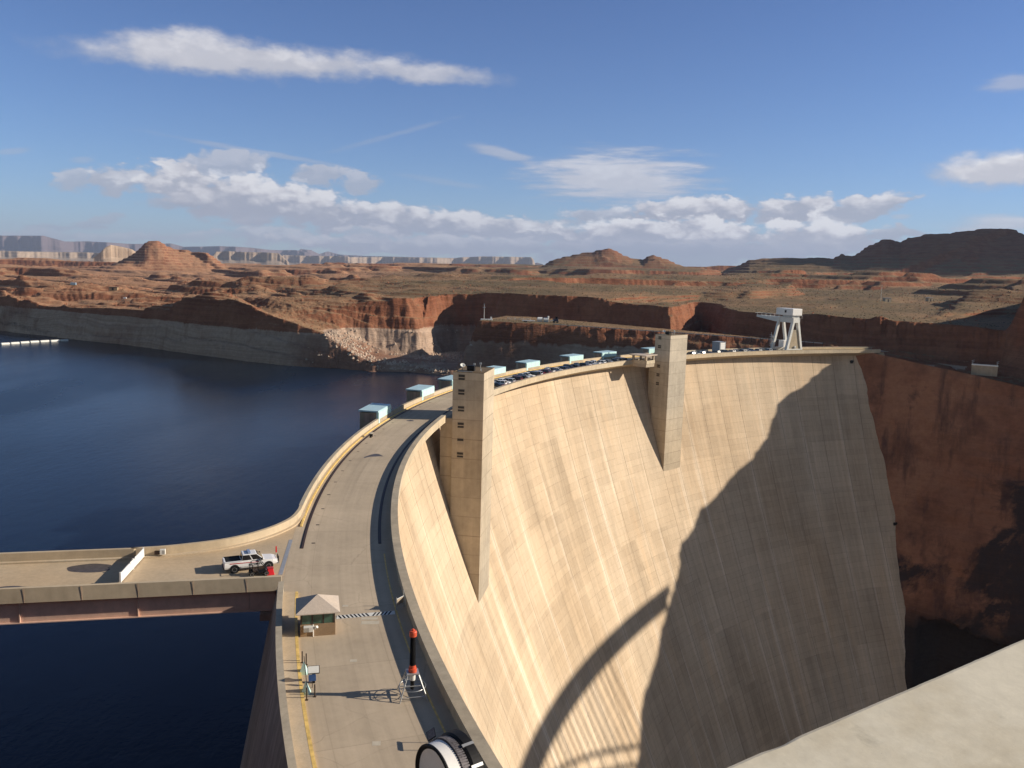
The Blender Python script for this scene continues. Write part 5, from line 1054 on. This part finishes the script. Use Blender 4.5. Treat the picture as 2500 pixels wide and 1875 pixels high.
# ------------------------------------------------------------------ rock material
def rock_material(name, kind):
    m, nt, bs = new_mat(name)
    geo = nt.new('ShaderNodeNewGeometry'); P = geo.outputs['Position']; N = geo.outputs['True Normal']
    s = nt.sep(P); nz_ = nt.sep(N)[2]
    wob = nt.noise(P, .012, 4.0, .55)
    zz_ = nt.math('MULTIPLY_ADD', wob, 14.0, s[2])
    strata = nt.noise(nt.xyz(nt.math('MULTIPLY', s[0], .004), nt.math('MULTIPLY', s[1], .004), nt.math('MULTIPLY', zz_, .42)), 1.0, 6.0, .7)
    strata2 = nt.noise(nt.xyz(nt.math('MULTIPLY', s[0], .012), nt.math('MULTIPLY', s[1], .012), nt.math('MULTIPLY', zz_, 1.7)), 1.0, 5.0, .65)
    big = nt.noise(P, .008, 5.0, .6); mid = nt.noise(P, .05, 6.0, .62); fine = nt.noise(P, .45, 7.0, .68)
    streak = nt.noise(nt.mapping(P, scale=(.11, .11, .010)), 1.0, 6.0, .66)
    if kind == 'terrain':
        red = nt.mix(nt.mapr(strata, .35, .65), (.250, .102, .058, 1), (.165, .064, .038, 1))
        red = nt.mix(nt.mapr(mid, .42, .66, 0, .55), red, (.31, .155, .092, 1))
        tan = nt.mix(nt.mapr(mid, .35, .65), (.300, .195, .118, 1), (.235, .150, .088, 1))
        scrub = nt.mix(nt.mapr(fine, .40, .60), (.215, .160, .095, 1), (.130, .100, .062, 1))
        west = nt.mapr(s[0], -420, 20, 1.0, 0.0, True)              # slickrock country on the left, sagebrush flats on the right
        sand = nt.mix(west, tan, (.450, .245, .143, 1))
        sc_f = nt.math('MULTIPLY', nt.mapr(nt.math('ADD', big, nt.math('MULTIPLY_ADD', fine, .55, -.27)), .42, .58), nt.mapr(west, 0, 1, .95, .28))
        flat = nt.mix(sc_f, sand, scrub)
        slope = nt.mapr(nt.math('ADD', nz_, nt.math('MULTIPLY_ADD', mid, .22, -.11)), .76, .95)
        slope = nt.math('MULTIPLY', slope, nt.mapr(s[2], 62, 90, 1.0, .25))
        c = nt.mix(slope, red, flat)
        hill = nt.math('MULTIPLY', nt.mapr(s[2], 55, 85), nt.mapr(west, .2, .8)); c = nt.mix(nt.math('MULTIPLY', hill, .75), c, nt.mix(nt.mapr(strata, .4, .62), (.43, .205, .120, 1), (.30, .135, .080, 1)))
        ring = nt.attr('ring').outputs['Fac']
        rn_ = nt.mapr(nt.math('ADD', ring, nt.math('MULTIPLY_ADD', mid, .5, -.25)), .42, .56)
        rgc = nt.mix(nt.mapr(strata, .35, .65), (.460, .345, .268, 1), (.335, .235, .175, 1)); rgc = nt.mix(nt.mapr(streak, .55, .72, 0, .65), rgc, (.20, .115, .078, 1)); rgc = nt.mix(nt.mapr(big, .50, .60, 0, .75), rgc, (.21, .098, .062, 1))
        c = nt.mix(rn_, c, rgc)
        pale = nt.attr('pale').outputs['Fac']; c = nt.mix(pale, c, nt.mix(mid, (.50, .36, .25, 1), (.38, .22, .13, 1)))
        bd_ = 1.1
    else:                                                          # canyon wall: smooth sandstone with dark varnish
        red = nt.mix(nt.mapr(big, .38, .62), (.235, .098, .058, 1), (.330, .165, .098, 1)); red = nt.mix(nt.mapr(mid, .45, .66, 0, .7), red, (.135, .058, .038, 1))
        var1 = nt.noise(nt.mapping(P, loc=(40, 0, 13), scale=(.017, .017, .014)), 1.0, 7.0, .66, .9)
        vf = nt.math('MULTIPLY', nt.mapr(var1, .50, .56), nt.mapr(fine, .2, .5, .75, 1.0))
        c = nt.mix(vf, red, (.048, .034, .032, 1)); c = nt.mix(nt.mapr(streak, .52, .64, 0, .75), c, (.085, .046, .038, 1))
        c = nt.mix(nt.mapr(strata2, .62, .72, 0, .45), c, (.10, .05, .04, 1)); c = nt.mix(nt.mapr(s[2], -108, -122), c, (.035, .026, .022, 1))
        bd_ = 1.0
    v = nt.math('ADD', nt.mapr(fine, .25, .75, .80, 1.18), nt.mapr(strata2, .3, .7, -.10, .10))
    o = nt.vmath('SCALE', c); nt.put(o.node.inputs['Scale'], v)
    nt.l.new(o, bs.inputs['Base Color']); bs.inputs['Roughness'].default_value = .95; bs.inputs['Specular IOR Level'].default_value = .05
    h = nt.math('ADD', nt.math('MULTIPLY', fine, .9), nt.math('ADD', nt.math('MULTIPLY', strata2, .9), nt.math('MULTIPLY', mid, 1.2)))
    nt.l.new(nt.bump(h, .75 if kind == 'terrain' else .5, bd_), bs.inputs['Normal'])
    return m
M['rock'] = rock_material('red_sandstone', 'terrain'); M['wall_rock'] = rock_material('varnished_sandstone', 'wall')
upstream = (np.hypot(X-CX, Y-CY) > 270) & (RR2 < 1500)
ring = np.where(upstream, 1-sst(Z, -9.5, -4.5), 0.0)
ring = np.where((X > -140) & (X < -30) & (Z > -24) & (Y > 505), np.maximum(ring, 1-sst(Z, -9, -3)), ring)
pale = np.zeros_like(Z)
setting(grid_mesh('terrain', X, Y, Z, M['rock'], {'ring': ring, 'pale': pale}))

# ------------------------------------------------------------------ canyon wall right of the dam
A_ = np.array([174., 404.]); dL = np.array([176., -84.])/math.hypot(176, 84); nR = np.array([-84., -176.])/math.hypot(176, 84)
zs_ = np.concatenate([np.linspace(0, 1, 150)]); ss_ = np.linspace(-45, 420, 330)
S_, T_ = np.meshgrid(ss_, zs_, indexing='ij')
topz = np.interp(ss_, [-45, 0, 20, 45, 70, 85, 110, 200, 420], [-.3, -.6, -4.0, -8, -12.5, -2, 24, 35, 35.])[:, None]
ZW = topz+(-206-topz)*T_
off = np.interp(ZW, [-206, -190, -142, -117, -97, -71, -51, -14, 0, 40], [66, 61, 43, 31, 22.5, 12.0, 6.0, .6, 0, -4])
zc = np.interp(S_, [-45, 5, 20, 60, 200], [-111, -112, -114, -122, -124])+2.0*perlin(S_/6, S_*0+3.3, 4)+1.2*perlin(S_/2.2, S_*0, 6)
cav = sst(zc-ZW, -.6, 1.6)*sst(S_, 29.5, 31.5); off = off-cav*(np.clip((S_-27)*1.1, 0, 14)+1.5*perlin(S_/9, ZW/40, 9))
lay = ZW/9.0+.5*fbm(S_/70, ZW/70, 3, 51); lf_ = lay-np.floor(lay); calm = sst(S_, 26, 44)
off = off+1.5*calm*(lf_-.5)*np.clip(.6+1.4*fbm(S_/30, np.floor(lay)*3.1, 3, 57), 0, 1.4)-1.4*np.clip(1-np.abs(fbm(S_/13, ZW/120, 3, 63))*14, 0, 1)*np.clip(fbm(S_/50, ZW/30, 3, 66)*4, 0, 1)
off = off+1.9*fbm(S_/26, ZW/26, 5, 31)+.35*fbm(S_/5, ZW/3.0, 4, 37)+.8*calm*np.clip(fbm(S_/40, ZW/8, 4, 44)*2, -1, 1)
XW = A_[0]+dL[0]*S_+nR[0]*off; YW = A_[1]+dL[1]*S_+nR[1]*off
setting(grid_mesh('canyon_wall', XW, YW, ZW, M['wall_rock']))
# near rim under and behind the viewer
nr = [(-420, -30), (-160, 24), (-95, 22), (-60, 8), (-20, -1.2), (-3, -2.6), (7, 3.5), (14, 5), (24, 2), (50, -12), (110, -22), (150, -30), (230, -95), (300, -160), (300, -500), (-420, -500)]
mb = MB(); nrs = []
for i in range(len(nr)):
    a, b = Vector((*nr[i], 0)), Vector((*nr[(i+1) % len(nr)], 0)); k = max(1, int((b-a).length/6))
    for q in range(k): nrs.append(a.lerp(b, q/k))
P_ = []
for z in (30.5, 24, 14, 4, -8, -20, -40, -205):
    P_.append([(p.x+(rng.normal()*.6 if abs(p.x) > 25 else 0), p.y-(rng.random()*1.6) - max(0, (30-z))*.0, z) for p in nrs])
mb.grid(P_, close=True); mb.f.append(tuple(range(len(nrs)))); setting(mb.build('near_rim', M['rock']))

# ------------------------------------------------------------------ lake and river
def water_material():
    m, nt, bs = new_mat('lake_water')
    P = nt.new('ShaderNodeNewGeometry').outputs['Position']
    n1 = nt.noise(nt.mapping(P, rot=(0, 0, .5), scale=(.35, .16, 1)), 1.0, 5.0, .6); n2 = nt.noise(P, 1.4, 4.0, .6); pat = nt.noise(nt.mapping(P, rot=(0, 0, .35), scale=(.012, .004, 1)), 1.0, 4.0, .6)
    c = nt.mix(nt.mapr(pat, .35, .65), (.004, .009, .020, 1), (.007, .016, .034, 1))
    nt.l.new(c, bs.inputs['Base Color']); bs.inputs['IOR'].default_value = 1.33; bs.inputs['Specular IOR Level'].default_value = .27
    nt.l.new(nt.mapr(pat, .35, .65, .16, .30), bs.inputs['Roughness'])
    nt.l.new(nt.bump(nt.math('ADD', n1, nt.math('MULTIPLY', n2, .35)), .16, .5), bs.inputs['Normal'])
    return m
M['water'] = water_material()
mb = MB(); mb.add([(-4000, 20, -26), (400, 20, -26), (400, 1500, -26), (-4000, 1500, -26)], [(0, 1, 2, 3)])
# the lake sheet stops at the upstream face of the dam
arc = [CR(213-120*i/60, 283.2, -26) for i in range(61)]
mb = MB(); poly = [Vector((-4000, 20, -26))]+[p for p in arc]+[Vector((CR(93, 283.2).x, 1500, -26)), Vector((-4000, 1500, -26))]
mb.add(poly, [tuple(range(len(poly)))]); setting(mb.build('lake_water', M['water']))
mb = MB(); mb.add([(-100, -400, -178), (900, -400, -178), (900, 480, -178), (-100, 480, -178)], [(0, 1, 2, 3)]); setting(mb.build('river_water', M['water']))

# ------------------------------------------------------------------ far mesas
def mesa_material(name, c1, c2, c3):
    m, nt, bs = new_mat(name); geo = nt.new('ShaderNodeNewGeometry'); P = geo.outputs['Position']; s = nt.sep(P)
    wob = nt.noise(P, .0006, 4.0, .6); st = nt.noise(nt.xyz(nt.math('MULTIPLY', s[0], .0003), nt.math('MULTIPLY', s[1], .0003), nt.math('MULTIPLY_ADD', wob, 60.0, nt.math('MULTIPLY', s[2], .03))), 1.0, 5.0, .7)
    n = nt.noise(P, .004, 6.0, .65); st2 = nt.noise(nt.xyz(0, 0, nt.math('MULTIPLY', s[2], .022)), 1.0, 4.0, .7)
    c = nt.mix(nt.mapr(st, .38, .62), c1, c2); c = nt.mix(nt.mapr(st2, .45, .65, 0, .6), c, c3); c = nt.mix(nt.mapr(n, .5, .75, 0, .4), c, c3)
    nt.l.new(c, bs.inputs['Base Color']); bs.inputs['Roughness'].default_value = 1.0; bs.inputs['Specular IOR Level'].default_value = .02
    nt.l.new(nt.bump(n, .6, 20.0), bs.inputs['Normal']); return m
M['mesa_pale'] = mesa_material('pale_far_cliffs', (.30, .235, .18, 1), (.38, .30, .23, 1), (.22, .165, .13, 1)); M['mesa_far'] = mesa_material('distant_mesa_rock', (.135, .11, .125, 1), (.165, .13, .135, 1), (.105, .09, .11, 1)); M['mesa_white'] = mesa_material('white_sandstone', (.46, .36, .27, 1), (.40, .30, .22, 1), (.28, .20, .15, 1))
def mesa(name, prof, dist, base_y, mat, depth, talus=.45, cliff=.12, gul=.03, seed=1, n=520, wl=None, amp_=.95):
    # prof: skyline in photograph pixels; rows run from the foot of the talus up the cliff, over the top and down the back
    px = np.linspace(prof[0][0], prof[-1][0], n); sky_y = np.interp(px, [p[0] for p in prof], [p[1] for p in prof]); by = np.interp(px, [p[0] for p in base_y], [p[1] for p in base_y])
    rows = [(-1.0, 0.0), (-.72, .10), (-.45, .24), (-.28, .36), (-.16, .48), (-.10, .56), (-.075, .70), (-.06, .80), (-.045, .90), (-.03, .96), (0, 1.0), (.3, 1.0), (.8, .95), (1.3, .4), (1.6, 0)]
    t = np.arange(n)*1.0; wl = wl or dist*.018; ang = np.array([math.atan2(D(a, 640, 1).x, D(a, 640, 1).y) for a in px]); arcl = ang*dist
    g1 = fbm(arcl/(wl*3.0), arcl*0+seed, 4, seed, .45); g2 = fbm(arcl/(wl*.5), arcl*0+seed*3, 3, seed+9, .5)
    X_, Y_, Z_ = [], [], []
    for i, (dd, hh) in enumerate(rows):
        wob_ = depth*amp_*(g1+.16*g2)*(1.0 if dd < .2 else .3)*np.clip(.35+hh, 0, 1)
        dist_i = dist+depth*dd*(1.0 if dd < 0 else 1.5)+wob_
        fx, fy = np.sin(ang), np.cos(ang)
        zt_ = np.array([D(a, y_, dist).z for a, y_ in zip(px, sky_y)]); zb_ = np.array([D(a, y_, dist).z for a, y_ in zip(px, by)])-40
        zz2 = zb_+(zt_-zb_)*np.clip(hh+.05*g2*(0 < hh < .97), 0, 1.0)
        X_.append(fx*dist_i); Y_.append(fy*dist_i); Z_.append(zz2)
    return setting(grid_mesh(name, np.array(X_), np.array(Y_), np.array(Z_), mat, smooth=False))
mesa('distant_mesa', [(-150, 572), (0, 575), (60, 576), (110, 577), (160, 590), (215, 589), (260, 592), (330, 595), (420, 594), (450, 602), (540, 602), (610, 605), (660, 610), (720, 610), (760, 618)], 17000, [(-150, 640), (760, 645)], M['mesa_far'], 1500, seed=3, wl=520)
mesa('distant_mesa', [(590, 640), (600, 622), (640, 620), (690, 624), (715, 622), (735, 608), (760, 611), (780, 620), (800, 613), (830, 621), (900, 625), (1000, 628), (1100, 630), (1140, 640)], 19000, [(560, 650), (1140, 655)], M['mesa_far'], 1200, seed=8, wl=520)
mesa('pale_cliffs', [(-150, 612), (0, 612), (60, 614), (140, 615), (215, 616), (250, 618), (300, 630)], 9000, [(-150, 634), (300, 640)], M['mesa_pale'], 420, seed=12, wl=260)
mesa('pale_cliffs', [(515, 630), (528, 614), (560, 613), (600, 615), (640, 616), (680, 618), (690, 626), (705, 640)], 8000, [(500, 648), (720, 650)], M['mesa_pale'], 420, seed=15, wl=240)
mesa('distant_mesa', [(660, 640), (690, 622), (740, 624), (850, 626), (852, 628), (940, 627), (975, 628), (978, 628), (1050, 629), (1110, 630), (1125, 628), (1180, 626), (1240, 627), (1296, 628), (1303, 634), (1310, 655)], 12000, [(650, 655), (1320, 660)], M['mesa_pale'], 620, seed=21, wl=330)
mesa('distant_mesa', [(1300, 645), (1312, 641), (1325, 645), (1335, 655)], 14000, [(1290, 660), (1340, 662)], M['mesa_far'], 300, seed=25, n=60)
mesa('white_rock', [(228, 628), (246, 616), (258, 604), (272, 598), (285, 600), (300, 603), (322, 608), (340, 620), (360, 640)], 3900, [(220, 636), (365, 650)], M['mesa_white'], 120, seed=31, n=160, wl=70, amp_=.45)

# ------------------------------------------------------------------ desert scrub and loose rocks: too many to count, one object each
def scatter(name, mat, npts, rmin, rmax, size, seed, azlim=(-33, 33.5), zcond=None, flatten=.6):
    rg = np.random.default_rng(seed); N_ = npts*3
    a = np.radians(rg.uniform(azlim[0], azlim[1], N_)); u = rg.random(N_); r_ = rmin*(rmax/rmin)**u
    x, y = np.sin(a)*r_, np.cos(a)*r_; z = height(x.copy(), y.copy()); e = 2.0
    sx_ = (height(x+e, y.copy())-z)/e; sy_ = (height(x.copy(), y+e)-z)/e
    ok = zcond(x, y, z, np.hypot(sx_, sy_)); cl_ = fbm(x/60, y/60, 4, seed+3); ok &= (cl_ > rg.uniform(-.35, .15, N_)); x, y, z, r_ = [q[ok][:npts] for q in (x, y, z, r_)]
    k = len(x); s_ = size*rg.uniform(.5, 1.5, k)*np.interp(r_, [400, 900, 2000], [1.0, 1.5, 2.4])
    octv = np.array([(1, 0, 0), (.2, .95, 0), (-.9, .3, 0), (-.4, -.9, 0), (.6, -.75, 0), (0.1, 0.1, 1)]); fc = np.array([(0, 1, 5), (1, 2, 5), (2, 3, 5), (3, 4, 5), (4, 0, 5)])
    rot = rg.uniform(0, 6.28, k); c_, s2 = np.cos(rot), np.sin(rot); jit = rg.uniform(.75, 1.25, (k, 6, 3))
    ov = octv[None]*jit; vx = (ov[:, :, 0]*c_[:, None]-ov[:, :, 1]*s2[:, None])*s_[:, None]+x[:, None]; vy = (ov[:, :, 0]*s2[:, None]+ov[:, :, 1]*c_[:, None])*s_[:, None]+y[:, None]; vz = ov[:, :, 2]*s_[:, None]*flatten*1.4+z[:, None]-.15
    co = np.stack([vx, vy, vz], -1).reshape(-1, 3); fs = (fc[None]+np.arange(k)[:, None, None]*6).reshape(-1, 3)
    me = bpy.data.meshes.new(name); me.from_pydata(co.tolist(), [], fs.tolist()); me.update(); me.materials.append(mat); o = bpy.data.objects.new(name, me); COL.objects.link(o); return setting(o, 'stuff')
M['scrub'] = plain('scrub_foliage', (.130, .105, .066), .95, var=.5, scale=.05, spec=.05); M['boulder'] = plain('loose_red_rock', (.27, .12, .07), .95, var=.4, scale=.08, spec=.05)
scatter('desert_scrub', M['scrub'], 11000, 470, 1900, .45, 5, zcond=lambda x, y, z, s_: (s_ < .45) & (z > -3) & (z < 90))
M['pale_boulder'] = plain('pale_shore_rock', (.42, .33, .26), .95, var=.4, scale=.08, spec=.05)
scatter('shore_boulders', M['pale_boulder'], 2600, 455, 620, .80, 19, azlim=(-14, 0), zcond=lambda x, y, z, s_: (s_ < 1.4) & (z > -25.2) & (z < -7), flatten=.8)
scatter('loose_rocks', M['boulder'], 6000, 455, 1500, .50, 15, zcond=lambda x, y, z, s_: (s_ > .10) & (s_ < 2.2) & (z > -6), flatten=.8)

# ------------------------------------------------------------------ far side details on the plateau
def at_px(px, py, d0):
    best = None
    for d in np.linspace(d0*.7, d0*1.5, 160):
        p = D(px, py, d); hz = float(height(np.array([p.x]), np.array([p.y]))[0])
        if p.z <= hz+.2: return Vector((p.x, p.y, hz))
    p = D(px, py, d0); return Vector((p.x, p.y, float(height(np.array([p.x]), np.array([p.y]))[0])))
p = at_px(2150, 736, 640); f = thing('utility_pole', 'tall thin pale utility pole on the plateau above the right canyon wall', 'pole', p); MB().tube([(0, 0, -1), (0, 0, 13.5)], .17, 8, .1).build('shaft', M['offwhite'], f); MB().box(-.9, .9, -.1, .1, 12.2, 12.45).build('cross_arm', M['dsteel'], f)
for px, py, w_, h_, lab in ((2165, 737, 5.5, 3.0, 'low grey equipment building at the foot of the utility pole'), (2268, 736, 4.2, 3.2, 'small dark equipment building on the plateau, right of the utility pole')):
    p = at_px(px, py, 640); f = thing('equipment_building', lab, 'building', p, .2); MB().box(-w_/2, w_/2, -2, 2, -1, h_).build('walls', M['conc_grey'], f); MB().box(-w_/2-.2, w_/2+.2, -2.2, 2.2, h_, h_+.25).build('roof', M['steel'], f); MB().box(-.5, .5, -2.05, -2, 0, 2.1).build('door', M['dsteel'], f)
p = at_px(278, 709, 900); f = thing('stone_hut', 'tiny dark roofed hut on the sandy plateau at the left', 'hut', p, .1); MB().box(-3.5, 3.5, -2, 2, -1, 2.6).build('walls', M['tan_wall'], f); MB().box(-3.8, 3.8, -2.3, 2.3, 2.6, 2.9).build('roof', M['dsteel'], f); MB().box(-1, .6, -2.06, -2, 0, 2.0).build('door', M['dark'], f)
p = at_px(180, 698, 950); f = thing('camper_van', 'tiny pale blue camper vehicle on the sandy clearing at the far left', 'van', p, .1); MB().box(-2.6, 2.2, -1.1, 1.1, .5, 2.7).build('body', plain('pale_blue_paint', (.25, .35, .45), .4), f, bevel=.15); wheels(f, (-1.6, 1.4), 1.1, .4)
p = at_px(305, 729, 760); f = thing('white_marker', 'tiny white marker block at the cliff edge on the left', 'marker', p); MB().box(-1.3, 1.3, -.5, .5, -.5, 1.2).build('block', M['white'], f, bevel=.05)

# ------------------------------------------------------------------ haze: one box of even air round everything
hm = bpy.data.materials.new('air_haze'); hm.use_nodes = True; ht_ = hm.node_tree; ht_.nodes.remove(ht_.nodes['Principled BSDF']); pv = ht_.nodes.new('ShaderNodeVolumePrincipled')
pv.inputs['Color'].default_value = (.60, .72, 1.0, 1); pv.inputs['Density'].default_value = 3.5e-5; pv.inputs['Anisotropy'].default_value = 0.1
ht_.links.new(pv.outputs[0], ht_.nodes['Material Output'].inputs['Volume'])
HAZE = True
if HAZE:
    zt_ = 1150.0
    hz = MB(); hz.box(-33000, 33000, -1500, 33500, -240, zt_); setting(hz.build('haze', hm), 'stuff')
